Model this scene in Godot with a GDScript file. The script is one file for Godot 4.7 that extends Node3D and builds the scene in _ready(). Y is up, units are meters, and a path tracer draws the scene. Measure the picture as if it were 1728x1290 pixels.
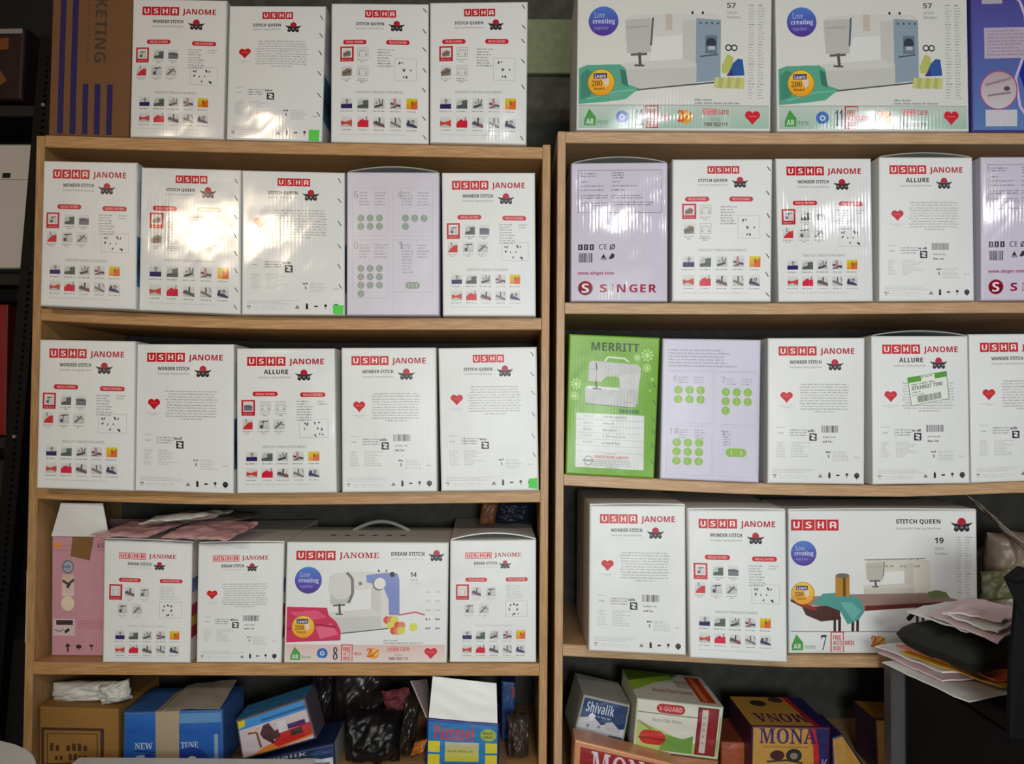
extends Node3D
# A shop wall: two open wooden bookcases full of boxed sewing machines, a slotted steel rack on the left, a dark table on the right.

var im: Image
var rng := RandomNumberGenerator.new()
var noise := FastNoiseLite.new()
var fonts := {}
var lines := {}
var fb: Dictionary            # front face of the carton built last, for what is stuck on it
var flutes: ImageTexture
var flutes_wide: ImageTexture
var M := {}
var T := {}

const INK := Color(0.16, 0.15, 0.17)
const GREY := Color(0.52, 0.52, 0.53)
const PALE := Color(0.72, 0.72, 0.73)
const RED := Color(0.78, 0.10, 0.15)
const PAPER := Color(0.895, 0.90, 0.90)


func _ready():
	var cam := Camera3D.new()
	cam.name = "camera"
	cam.fov = rad_to_deg(2.0 * atan(645.0 / 1520.0))
	cam.position = Vector3(0, 1.5, 1.8)
	cam.rotation = Vector3(atan(0.028), 0, 0.0075)
	cam.near = 0.02
	add_child(cam)
	cam.current = true
	var env := Environment.new()
	env.background_mode = Environment.BG_COLOR
	env.background_color = Color(0, 0, 0)
	env.tonemap_mode = Environment.TONE_MAPPER_LINEAR
	env.tonemap_exposure = 1.0
	env.sdfgi_enabled = true
	env.ssao_enabled = true
	env.ssil_enabled = true
	var we := WorldEnvironment.new()
	we.name = "environment"
	we.environment = env
	add_child(we)
	# added fill window and centre-brightening spot, plus unseen tube lamps for the glare
	added_shop_front(Vector3(0.42, 1.22, 2.60), Vector2(2.1, 1.5), Color(0.96, 1.0, 0.99), 0.6)
	added_spot_lamp(Vector3(0.20, 1.46, 2.50), Vector3(0.50, 1.08, 0.0), Color(0.97, 1.0, 0.99), 2.35)
	unseen_tube_lamp(Vector3(-1.24, 2.33, 2.55), 0.58, 0.10, Color(1.0, 0.90, 0.77), 1.35, "unseen warm white tube lamp opposite the left bookcase, placed for glare on its boxes")
	unseen_tube_lamp(Vector3(0.42, 2.48, 2.55), 0.5, 0.055, Color(0.99, 0.98, 1.0), 0.8, "unseen short cool white tube lamp, placed for glare on boxes near the middle")
	unseen_tube_lamp(Vector3(1.72, 2.46, 2.55), 0.6, 0.055, Color(0.99, 0.98, 1.0), 0.8, "unseen cool white tube lamp opposite the right bookcase, placed for glare on its boxes")

	rng.seed = 7
	noise.seed = 11
	noise.frequency = 1.0
	noise.fractal_octaves = 3
	flutes = flute_map(28)
	flutes_wide = flute_map(54)
	materials()
	packaging()
	room()
	bookcases()
	left_top()
	left_second()
	left_third()
	left_fourth()
	right_top()
	right_second()
	right_third()
	right_fourth()
	left_bottom()
	right_bottom()
	rack()
	table_side()


# ------------------------------------------------------------------ nodes
func thing(called: String, label: String, category: String, at := Vector3.ZERO, group := "") -> Node3D:
	var o := Node3D.new()
	o.name = called
	o.position = at
	add_child(o, true)
	tag(o, label, category, group)
	return o


func tag(o: Node, label := "", category := "", group := "", kind := ""):
	if label: o.set_meta("label", label)
	if category: o.set_meta("category", category)
	if group: o.set_meta("group", group)
	if kind: o.set_meta("kind", kind)
	return o


func obj(called: String, mesh: Mesh, m: Material, parent: Node = self, at := Vector3.ZERO) -> MeshInstance3D:
	var o := MeshInstance3D.new()
	o.name = called
	o.mesh = mesh
	if m: o.material_override = m
	o.position = at
	parent.add_child(o, true)
	return o


func struct(called: String, mesh: Mesh, m: Material, at: Vector3) -> MeshInstance3D:
	var o := obj(called, mesh, m, self, at)
	o.set_meta("kind", "structure")
	return o


# ------------------------------------------------------------------ shapes
func begin() -> SurfaceTool:
	var st := SurfaceTool.new()
	st.begin(Mesh.PRIMITIVE_TRIANGLES)
	return st


func vert(st: SurfaceTool, p: Vector3, n: Vector3, uv := Vector2.ZERO):
	st.set_normal(n)
	st.set_uv(uv)
	st.add_vertex(p)


# a four-sided face; p, n, t hold corners in order round the face, turned so that its front looks along the normals
func face(st: SurfaceTool, p: Array, n: Array, t: Array = []):
	if t.is_empty(): t = [Vector2.ZERO, Vector2(1, 0), Vector2.ONE, Vector2(0, 1)]
	var mean: Vector3 = n[0] + n[1] + n[2] + n[3]
	var g: Vector3 = (p[2] - p[0]).cross(p[3] - p[1])
	var order := [0, 1, 2, 0, 2, 3] if g.dot(mean) < 0.0 else [0, 2, 1, 0, 3, 2]
	for k in order: vert(st, p[k], n[k], t[k])


func flat(st: SurfaceTool, a: Vector3, b: Vector3, c: Vector3, d: Vector3, out: Vector3, t: Array = []):
	var n := (c - a).cross(d - b).normalized()
	if n.dot(out) < 0.0: n = -n
	face(st, [a, b, c, d], [n, n, n, n], t)


# a block with chamfered edges
func block(st: SurfaceTool, at: Vector3, size: Vector3, ch := 0.0015, turn := Basis.IDENTITY):
	var h := size / 2.0
	ch = minf(ch, minf(h.x, minf(h.y, h.z)) * 0.8)
	var i := h - Vector3.ONE * ch
	for ax in 3:
		for s in [-1.0, 1.0]:
			var n := Vector3.ZERO
			n[ax] = s
			var b := (ax + 1) % 3
			var c := (ax + 2) % 3
			var q := []
			for k in [[-1, -1], [1, -1], [1, 1], [-1, 1]]:
				var v := Vector3.ZERO
				v[ax] = s * h[ax]
				v[b] = k[0] * i[b]
				v[c] = k[1] * i[c]
				q.append(at + turn * v)
			flat(st, q[0], q[1], q[2], q[3], turn * n)
	for ax in 3:
		var b := (ax + 1) % 3
		var c := (ax + 2) % 3
		for sb in [-1.0, 1.0]:
			for sc in [-1.0, 1.0]:
				var q := []
				for k in [[-1, 0], [1, 0], [1, 1], [-1, 1]]:
					var v := Vector3.ZERO
					v[ax] = k[0] * i[ax]
					v[b] = sb * (h[b] if k[1] == 0 else i[b])
					v[c] = sc * (i[c] if k[1] == 0 else h[c])
					q.append(at + turn * v)
				var n := Vector3.ZERO
				n[b] = sb
				n[c] = sc
				flat(st, q[0], q[1], q[2], q[3], turn * n)
	for sx in [-1.0, 1.0]:
		for sy in [-1.0, 1.0]:
			for sz in [-1.0, 1.0]:
				var n := Vector3(sx, sy, sz)
				var a := at + turn * (Vector3(h.x, i.y, i.z) * n)
				flat(st, a, at + turn * (Vector3(i.x, h.y, i.z) * n), at + turn * (Vector3(i.x, i.y, h.z) * n), a, turn * n)


func block_mesh(size: Vector3, ch := 0.0015, turn := Basis.IDENTITY, at := Vector3.ZERO) -> ArrayMesh:
	var st := begin()
	block(st, at, size, ch, turn)
	return st.commit()


# a bar through points, round
func tube(st: SurfaceTool, pts: Array, r: float, sides := 8):
	for k in pts.size() - 1:
		var a: Vector3 = pts[k]
		var b: Vector3 = pts[k + 1]
		var d := (b - a).normalized()
		var x := d.cross(Vector3.UP if absf(d.y) < 0.9 else Vector3.RIGHT).normalized()
		var y := d.cross(x)
		for s in sides:
			var n0 := x * cos(TAU * s / sides) + y * sin(TAU * s / sides)
			var n1 := x * cos(TAU * (s + 1) / sides) + y * sin(TAU * (s + 1) / sides)
			face(st, [a + n0 * r, a + n1 * r, b + n1 * r, b + n0 * r], [n0, n1, n1, n0])
		for e in [[a, -d], [b, d]]:
			if (k == 0 and e[0] == a) or (k == pts.size() - 2 and e[0] == b):
				for s in range(0, sides, 2):
					var q := []
					for j in 3: q.append(e[0] + (x * cos(TAU * (s + j) / sides) + y * sin(TAU * (s + j) / sides)) * r)
					flat(st, e[0], q[0], q[1], q[2], e[1])


# a closed grid surface: f(s, t) in -1..1 gives the middle point, g(s, t) half its thickness vector
func skin(f: Callable, g: Callable, nx: int, ny: int) -> ArrayMesh:
	var st := begin()
	for side in [1.0, -1.0]:
		for j in ny:
			for i in nx:
				var q := []
				for k in [[0, 0], [1, 0], [1, 1], [0, 1]]:
					var s: float = -1.0 + 2.0 * (i + k[0]) / nx
					var t: float = -1.0 + 2.0 * (j + k[1]) / ny
					q.append([f.call(s, t) + g.call(s, t) * side, Vector2(s * 0.5 + 0.5, 0.5 + t * 0.5)])
				var mid: Vector3 = g.call(-1.0 + 2.0 * (i + 0.5) / nx, -1.0 + 2.0 * (j + 0.5) / ny) * side
				var n: Vector3 = (q[2][0] - q[0][0]).cross(q[3][0] - q[1][0])
				var order := [0, 1, 2, 0, 2, 3] if n.dot(mid) < 0.0 else [0, 2, 1, 0, 3, 2]
				for k in order:
					st.set_smooth_group(0 if side > 0.0 else 1)
					st.set_uv(q[k][1])
					st.add_vertex(q[k][0])
	for e in 4:
		var cnt := nx if e % 2 == 0 else ny
		for i in cnt:
			var c := []
			for k in 2:
				var w: float = -1.0 + 2.0 * (i + k) / cnt
				var st2 := Vector2(w, -1) if e == 0 else Vector2(1, w) if e == 1 else Vector2(w, 1) if e == 2 else Vector2(-1, w)
				var m: Vector3 = f.call(st2.x, st2.y)
				var h: Vector3 = g.call(st2.x, st2.y)
				c.append([m + h, m - h])
			var out: Vector3 = c[0][0] - f.call(0.0, 0.0)
			var n2: Vector3 = (c[1][1] - c[0][0]).cross(c[0][1] - c[1][0])
			if n2.length() < 1e-12: continue
			var p := [c[0][0], c[1][0], c[1][1], c[0][1]]
			var order := [0, 1, 2, 0, 2, 3] if n2.dot(out) < 0.0 else [0, 2, 1, 0, 3, 2]
			for k in order:
				st.set_smooth_group(2 + e)
				st.set_uv(Vector2(0.5, 0.5))
				st.add_vertex(p[k])
	st.generate_normals()
	return st.commit()


# a soft crumpled packet: axes a and b across it, c its thickness
func pouch(a: Vector3, b: Vector3, c: Vector3, crumple: float, seed_: float, n := 26, square := 4.0) -> ArrayMesh:
	var f := func(s: float, t: float) -> Vector3:
		var w := 1.0 + 0.05 * noise.get_noise_2d(s * 1.1 + seed_, t * 1.1)
		var lift := crumple * noise.get_noise_3d(s * 1.1, t * 1.1, seed_)
		return a * s * w + b * t * (1.0 + 0.06 * noise.get_noise_2d(t * 1.2, s * 1.2 + seed_)) + c.normalized() * lift
	var g := func(s: float, t: float) -> Vector3:
		var e := (1.0 - pow(absf(s), square)) * (1.0 - pow(absf(t), square))
		var k := absf(noise.get_noise_3d(s * 1.3 + seed_, t * 1.3, 4.0))
		return c * (0.02 + 0.98 * sqrt(maxf(e, 0.0))) * (1.0 - 0.55 * k) + c.normalized() * crumple * 0.5 * k
	return skin(f, g, n, n)


# a sheet or thin slab over four corners, bowed
func slab(q: Array, up: Vector3, bow := 0.0, wave := 0.0, seed_ := 0.0, n := 10) -> ArrayMesh:
	var f := func(s: float, t: float) -> Vector3:
		var u := s * 0.5 + 0.5
		var v := t * 0.5 + 0.5
		var p: Vector3 = q[0].lerp(q[1], u).lerp(q[3].lerp(q[2], u), v)
		return p + up.normalized() * (bow * (1.0 - s * s) * (1.0 - 0.5 * t * t) + wave * noise.get_noise_3d(s * 1.6, t * 1.6, seed_))
	var g := func(_s: float, _t: float) -> Vector3: return up
	return skin(f, g, n, n)


# ------------------------------------------------------------------ cartons
# q: the four front corners (top left, top right, bottom right, bottom left); dv: from the front to the back
func carton(called: String, label: String, group: String, q: Array, dv: Vector3, mats: Dictionary, o := {}) -> Node3D:
	var base: Vector3 = (q[2] + q[3]) / 2.0 + dv / 2.0
	base.y = minf(minf(q[2].y, q[3].y), minf(q[2].y, q[3].y) + dv.y)
	var root := thing(called, label, "box", base, group)
	var tl: Vector3 = q[0] - base
	var tr: Vector3 = q[1] - base
	var br: Vector3 = q[2] - base
	var bl: Vector3 = q[3] - base
	var w := ((tr - tl).length() + (br - bl).length()) / 2.0
	var h := ((tl - bl).length() + (tr - br).length()) / 2.0
	var right := (tr - tl + br - bl).normalized()
	var up := (tl - bl + tr - br).normalized()
	var n0 := right.cross(up).normalized()
	var r: float = o.get("round", 0.004)
	var bulge: float = o.get("bulge", 0.005)
	var wob: float = o.get("wobble", 0.0012)
	var sd: float = base.x * 17.0 + base.y * 31.0
	var at := func(u: float, v: float) -> Vector3: return bl.lerp(br, u).lerp(tl.lerp(tr, u), v)
	var hgt := func(u: float, v: float) -> float:
		var e := (1.0 - pow(2.0 * u - 1.0, 2)) * (1.0 - pow(2.0 * v - 1.0, 2))
		return bulge * e + wob * noise.get_noise_3d(u * 2.0, v * 3.0, sd) * minf(1.0, e * 4.0)
	var front := begin()
	var nu := 14
	var nv := 18
	var ru := r / w
	var rv := r / h
	var nrm := func(u: float, v: float) -> Vector3:
		var du: float = (hgt.call(u + 0.01, v) - hgt.call(u - 0.01, v)) / (0.02 * w)
		var dw: float = (hgt.call(u, v + 0.01) - hgt.call(u, v - 0.01)) / (0.02 * h)
		return (n0 - right * du - up * dw).normalized()
	for j in nv:
		for i in nu:
			var p := []
			var n := []
			var t := []
			for k in [[0, 0], [1, 0], [1, 1], [0, 1]]:
				var u: float = ru + (1.0 - 2.0 * ru) * (i + k[0]) / nu
				var v: float = rv + (1.0 - 2.0 * rv) * (j + k[1]) / nv
				var edge: bool = i + k[0] == 0 or i + k[0] == nu or j + k[1] == 0 or j + k[1] == nv
				p.append(at.call(u, v) + n0 * (0.0 if edge else hgt.call(u, v)))
				n.append(nrm.call(u, v))
				t.append(Vector2(u, 1.0 - v))
			face(front, p, n, t)
	var card := begin()
	var extra := {}
	var outs := {"bottom": -up, "right": right, "top": up, "left": -right}
	for side in outs:
		var ends: Array = {"bottom": [[0, 0], [1, 0]], "right": [[1, 0], [1, 1]], "top": [[1, 1], [0, 1]], "left": [[0, 1], [0, 0]]}[side]
		var last := []
		for k in 4:
			var th := PI / 2.0 * k / 3.0
			var row := []
			for e in ends:
				var iu := ru * (1.0 - sin(th))
				var iv := rv * (1.0 - sin(th))
				row.append(at.call(iu if e[0] == 0 else 1.0 - iu, iv if e[1] == 0 else 1.0 - iv) - n0 * r * (1.0 - cos(th)))
			var n: Vector3 = n0 * cos(th) + outs[side] * sin(th)
			row.append(n)
			if last: face(card, [last[0], last[1], row[1], row[0]], [last[2], last[2], n, n])
			last = row
		var st: SurfaceTool = card
		if mats.has(side):
			st = begin()
			extra[side] = st
		var a: Vector3 = at.call(ends[0][0], ends[0][1])
		var b: Vector3 = at.call(ends[1][0], ends[1][1])
		if side == "top" and o.get("open", false): continue
		var uv := [Vector2(0, 1), Vector2(1, 1), Vector2(1, 0), Vector2(0, 0)]
		if side == "top": uv = [Vector2(1, 1), Vector2(0, 1), Vector2(0, 0), Vector2(1, 0)]
		if side == "right": uv = [Vector2(0, 1), Vector2(0, 0), Vector2(1, 0), Vector2(1, 1)]
		if side == "left": uv = [Vector2(1, 0), Vector2(1, 1), Vector2(0, 1), Vector2(0, 0)]
		flat(st, last[0], last[1], b + dv, a + dv, outs[side], uv)
	flat(card, bl + dv, br + dv, tr + dv, tl + dv, -n0)
	var mesh: ArrayMesh = front.commit()
	mesh = card.commit(mesh)
	mesh.surface_set_material(0, mats.front)
	mesh.surface_set_material(1, mats.card)
	for side in extra:
		mesh = extra[side].commit(mesh)
		mesh.surface_set_material(mesh.get_surface_count() - 1, mats[side])
	obj("body", mesh, null, root)
	fb = {"root": root, "at": at, "h": hgt, "n": n0, "right": right, "up": up, "tl": tl, "tr": tr, "dv": dv, "w": w, "hh": h, "card": mats.card}
	return root


func on_front(u: float, v: float, lift := 0.0) -> Vector3:      # v counted from the top
	return fb.at.call(u, 1.0 - v) + fb.n * (fb.h.call(u, 1.0 - v) + lift)


# something thin stuck on the front of the last carton: corners in fractions of the front
func patch(called: String, c: Array, m: Material, label := "", thick := 0.0005) -> MeshInstance3D:
	var f := func(s: float, t: float) -> Vector3:
		var uv: Vector2 = c[0].lerp(c[1], s * 0.5 + 0.5).lerp(c[3].lerp(c[2], s * 0.5 + 0.5), t * 0.5 + 0.5)
		return on_front(uv.x, uv.y, thick + 0.0002)
	var n: Vector3 = fb.n * thick
	var o := obj(called, skin(f, func(_s: float, _t: float) -> Vector3: return n, 6, 6), m, fb.root)
	if label: o.set_meta("label", label)
	return o


func staples(u: float, vs: Array):
	if not T.has("staple"): T.staple = block_mesh(Vector3(0.0105, 0.0016, 0.0012), 0.0004)
	for v in vs:
		var o := obj("staple", T.staple, M.staple, fb.root, on_front(u + rng.randf_range(-0.006, 0.006), v, 0.0006))
		o.basis = Basis(fb.right, fb.up, fb.n) * Basis.from_euler(Vector3(0, 0, -0.95 + rng.randf_range(-0.1, 0.1)))


func rest(o: MeshInstance3D, y: float):      # sets a soft thing down on what carries it
	o.position.y = y - o.mesh.get_aabb().position.y


# the top flap, bowed up above the front edge
func arched_flap(called: String, rise: float, deep: float, m: Material, inset := 0.02):
	var a: Vector3 = fb.tl.lerp(fb.tr, inset)
	var b: Vector3 = fb.tl.lerp(fb.tr, 1.0 - inset)
	var up: Vector3 = fb.up
	var back: Vector3 = fb.dv * deep
	var f := func(s: float, t: float) -> Vector3:
		var k := t * 0.5 + 0.5
		return a.lerp(b, s * 0.5 + 0.5) + back * (0.02 + k) + up * (0.0012 + rise * (1.0 - s * s) * (1.0 - k * k))
	obj(called, skin(f, func(_s: float, _t: float) -> Vector3: return up * 0.0011, 14, 6), m, fb.root)


# ------------------------------------------------------------------ printing
func sheet(w: int, h: int, c: Color):
	im = Image.create_empty(w, h, false, Image.FORMAT_RGBA8)
	im.fill(c)


func fill(u0: float, v0: float, u1: float, v1: float, c: Color):
	var w := im.get_width()
	var h := im.get_height()
	var x := roundi(u0 * w)
	var y := roundi(v0 * h)
	im.fill_rect(Rect2i(x, y, maxi(1, roundi(u1 * w) - x), maxi(1, roundi(v1 * h) - y)), c)


func grad(u0: float, v0: float, u1: float, v1: float, a: Color, b: Color, n := 24):
	for k in n: fill(u0, lerpf(v0, v1, float(k) / n), u1, lerpf(v0, v1, float(k + 1) / n), a.lerp(b, (k + 0.5) / n))


func poly(pts: Array, c: Color):
	var w := im.get_width()
	var h := im.get_height()
	var y0 := 1e9
	var y1 := -1e9
	for p in pts:
		y0 = minf(y0, p[1] * h)
		y1 = maxf(y1, p[1] * h)
	for y in range(maxi(0, int(y0)), mini(h, int(y1) + 1)):
		var xs := []
		var yc := y + 0.5
		for k in pts.size():
			var a = pts[k]
			var b = pts[(k + 1) % pts.size()]
			var ay: float = a[1] * h
			var by: float = b[1] * h
			if (ay <= yc) != (by <= yc): xs.append((a[0] + (b[0] - a[0]) * (yc - ay) / (by - ay)) * w)
		xs.sort()
		for k in range(0, xs.size() - 1, 2):
			var x := roundi(xs[k])
			im.fill_rect(Rect2i(x, y, maxi(1, roundi(xs[k + 1]) - x), 1), c)


func disc(u: float, v: float, r: float, c: Color, c2 = null, squash := 1.0):   # r in fractions of the width
	var w := im.get_width()
	var h := im.get_height()
	var cx := u * w
	var cy := v * h
	var ry := r * w * squash
	for y in range(maxi(0, int(cy - ry)), mini(h, int(cy + ry) + 1)):
		var d := 1.0 - pow((y + 0.5 - cy) / ry, 2)
		if d <= 0.0: continue
		var x := r * w * sqrt(d)
		var k := clampf((y - cy + ry) / (2.0 * ry), 0, 1)
		im.fill_rect(Rect2i(roundi(cx - x), y, maxi(1, roundi(2.0 * x)), 1), c if c2 == null else c.lerp(c2, k))


func stroke(pts: Array, wd: float, c: Color):      # wd in fractions of the width
	var asp := float(im.get_width()) / im.get_height()
	for k in pts.size() - 1:
		var a := Vector2(pts[k][0], pts[k][1] / asp)
		var b := Vector2(pts[k + 1][0], pts[k + 1][1] / asp)
		var n := (b - a).normalized().orthogonal() * wd / 2.0
		poly([[a.x + n.x, (a.y + n.y) * asp], [b.x + n.x, (b.y + n.y) * asp], [b.x - n.x, (b.y - n.y) * asp], [a.x - n.x, (a.y - n.y) * asp]], c)


func frame(u0: float, v0: float, u1: float, v1: float, wd: float, c: Color):
	var hd := wd * im.get_width() / im.get_height()
	fill(u0, v0, u1, v0 + hd, c)
	fill(u0, v1 - hd, u1, v1, c)
	fill(u0, v0, u0 + wd, v1, c)
	fill(u1 - wd, v0, u1, v1, c)


func pill(u0: float, v0: float, u1: float, v1: float, c: Color):
	var r := (v1 - v0) / 2.0 * im.get_height() / im.get_width()
	fill(u0 + r, v0, u1 - r, v1, c)
	disc(u0 + r, (v0 + v1) / 2.0, r, c)
	disc(u1 - r, (v0 + v1) / 2.0, r, c)


func font(kind: String) -> SystemFont:
	if not fonts.has(kind):
		var f := SystemFont.new()
		f.font_names = PackedStringArray(["Droid Serif" if kind.begins_with("serif") else "Droid Sans"])
		f.font_weight = 700 if kind.ends_with("bold") else 400
		fonts[kind] = f
	return fonts[kind]


func line_image(s: String, kind: String, c: Color) -> Image:
	var key := s + kind + c.to_html()
	if lines.has(key): return lines[key]
	var ts := TextServerManager.get_primary_interface()
	var tl := TextLine.new()
	var size := 48
	tl.add_string(s, font(kind), size)
	var out := Image.create_empty(maxi(8, int(tl.get_line_width()) + 8), 64, false, Image.FORMAT_RGBA8)
	out.fill(Color(c.r, c.g, c.b, 0))
	var x := 2.0
	for g in ts.shaped_text_get_glyphs(tl.get_rid()):
		var sz := Vector2i(g.font_size, 0)
		ts.font_render_glyph(g.font_rid, sz, g.index)
		var page := ts.font_get_glyph_texture_idx(g.font_rid, sz, g.index)
		if page >= 0:
			var r := ts.font_get_glyph_uv_rect(g.font_rid, sz, g.index)
			var off := ts.font_get_glyph_offset(g.font_rid, sz, g.index)
			if r.size.x > 0:
				var src := ts.font_get_texture_image(g.font_rid, sz, page)
				for yy in int(r.size.y):
					for xx in int(r.size.x):
						var al := src.get_pixel(int(r.position.x) + xx, int(r.position.y) + yy).a
						var px := int(x + off.x) + xx
						var py := 50 + int(off.y) + yy
						if al > 0.0 and px >= 0 and px < out.get_width() and py >= 0 and py < 64: out.set_pixel(px, py, Color(c.r, c.g, c.b, maxf(al, out.get_pixel(px, py).a)))
		x += g.advance
	var used := out.get_used_rect()
	out = out.get_region(used) if used.size.x > 0 else out
	lines[key] = out
	return out


# a line of lettering that fills the given rectangle; turn: quarter turns clockwise
func txt(s: String, u0: float, v0: float, u1: float, v1: float, c: Color, kind := "sans_bold", turn := 0):
	var li: Image = line_image(s, kind, c).duplicate()
	if turn == 1: li.rotate_90(CLOCKWISE)
	if turn == 2: li.rotate_180()
	var w := im.get_width()
	var h := im.get_height()
	li.resize(maxi(1, roundi((u1 - u0) * w)), maxi(1, roundi((v1 - v0) * h)), Image.INTERPOLATE_BILINEAR)
	im.blend_rect(li, Rect2i(0, 0, li.get_width(), li.get_height()), Vector2i(roundi(u0 * w), roundi(v0 * h)))


# small print too fine to read: words of uneven letters
func greek(u0: float, v: float, u1: float, hv: float, c: Color):
	var lw := hv * im.get_height() / im.get_width() * 0.55
	var u := u0
	while u < u1 - lw:
		for k in rng.randi_range(2, 8):
			if u > u1 - lw: break
			var top := v if rng.randf() < 0.25 else v + hv * 0.28
			fill(u, top, u + lw * 0.62, v + hv, c)
			u += lw
		u += lw * 0.9


func column(u0: float, v0: float, u1: float, n: int, dv: float, hv: float, c: Color, ragged := 0.4):
	for k in n: greek(u0, v0 + dv * k, u1 - (u1 - u0) * ragged * rng.randf(), hv, c)


func centred(u: float, v0: float, half: float, n: int, dv: float, hv: float, c: Color):
	for k in n:
		var r := half * (rng.randf_range(0.86, 1.0) if k < n - 1 else 0.4)
		greek(u - r, v0 + dv * k, u + r, hv, c)


func barcode(u0: float, v0: float, u1: float, v1: float, c := INK):
	var u := u0
	while u < u1:
		var w := rng.randf_range(0.003, 0.011)
		fill(u, v0, minf(u + w, u1), v1, c)
		u += w + rng.randf_range(0.003, 0.009)


func logo_a(u0: float, v0: float, u1: float, v1: float, c: Color):   # the square A of the wordmark
	var w := u1 - u0
	var h := v1 - v0
	fill(u0, v0 + h * 0.12, u0 + w * 0.28, v1, c)
	fill(u1 - w * 0.28, v0 + h * 0.12, u1, v1, c)
	fill(u0 + w * 0.1, v0, u1 - w * 0.1, v0 + h * 0.2, c)
	fill(u0, v0 + h * 0.5, u1, v0 + h * 0.7, c)


func wordmark(u0: float, v0: float, u1: float, v1: float, outline := false):
	var w := (u1 - u0) / 4.0
	for k in 4:
		var a := u0 + w * k + w * 0.03
		var b := u0 + w * (k + 1) - w * 0.03
		fill(a, v0, b, v1, RED)
		var c := Color(0.96, 0.93, 0.92)
		var vp := (v1 - v0) * 0.2
		if outline:
			fill(a + w * 0.07, v0 + vp * 0.4, b - w * 0.07, v1 - vp * 0.4, c.lerp(RED, 0.12))
			c = RED
		if k < 3: txt(["U", "S", "H"][k], a + w * 0.2, v0 + vp, b - w * 0.2, v1 - vp, c)
		else: logo_a(a + w * 0.2, v0 + vp, b - w * 0.2, v1 - vp, c)


func emblem(u0: float, v0: float, u1: float, v1: float):     # red ball over a dark winged bowl
	var w := u1 - u0
	var h := v1 - v0
	var p := func(x: float, y: float): return [u0 + w * x, v0 + h * y]
	poly([p.call(0, 0.34), p.call(0.16, 0.42), p.call(0.84, 0.42), p.call(1, 0.34), p.call(0.93, 0.5), p.call(0.84, 0.58), p.call(0.82, 0.86), p.call(0.18, 0.86), p.call(0.16, 0.58), p.call(0.07, 0.5)], INK)
	for k in 3: disc(u0 + w * (0.25 + 0.25 * k), v0 + h * 0.84, w * 0.11, INK)
	for k in 3: disc(u0 + w * (0.27 + 0.23 * k), v0 + h * 0.70, w * 0.06, GREY)
	disc(u0 + w * 0.5, v0 + h * 0.31, w * 0.195, Color(0.70, 0.11, 0.22))
	fill(u0 + w * 0.30, v0 + h * 0.52, u0 + w * 0.70, v0 + h * 0.60, INK)


func heart(u: float, v: float, w: float, c: Color, cap := true):
	var a := float(im.get_width()) / im.get_height()
	disc(u - w * 0.245, v - w * 0.12 * a, w * 0.275, c)
	disc(u + w * 0.245, v - w * 0.12 * a, w * 0.275, c)
	poly([[u - w * 0.5, v - w * 0.04 * a], [u + w * 0.5, v - w * 0.04 * a], [u, v + w * 0.52 * a]], c)
	fill(u - w * 0.28, v - w * 0.08 * a, u + w * 0.28, v - w * 0.02 * a, Color(0.90, 0.45, 0.42))
	if cap: centred(u, v + w * 0.75 * a, w * 0.72, 2, 0.011, 0.007, PALE)


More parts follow.
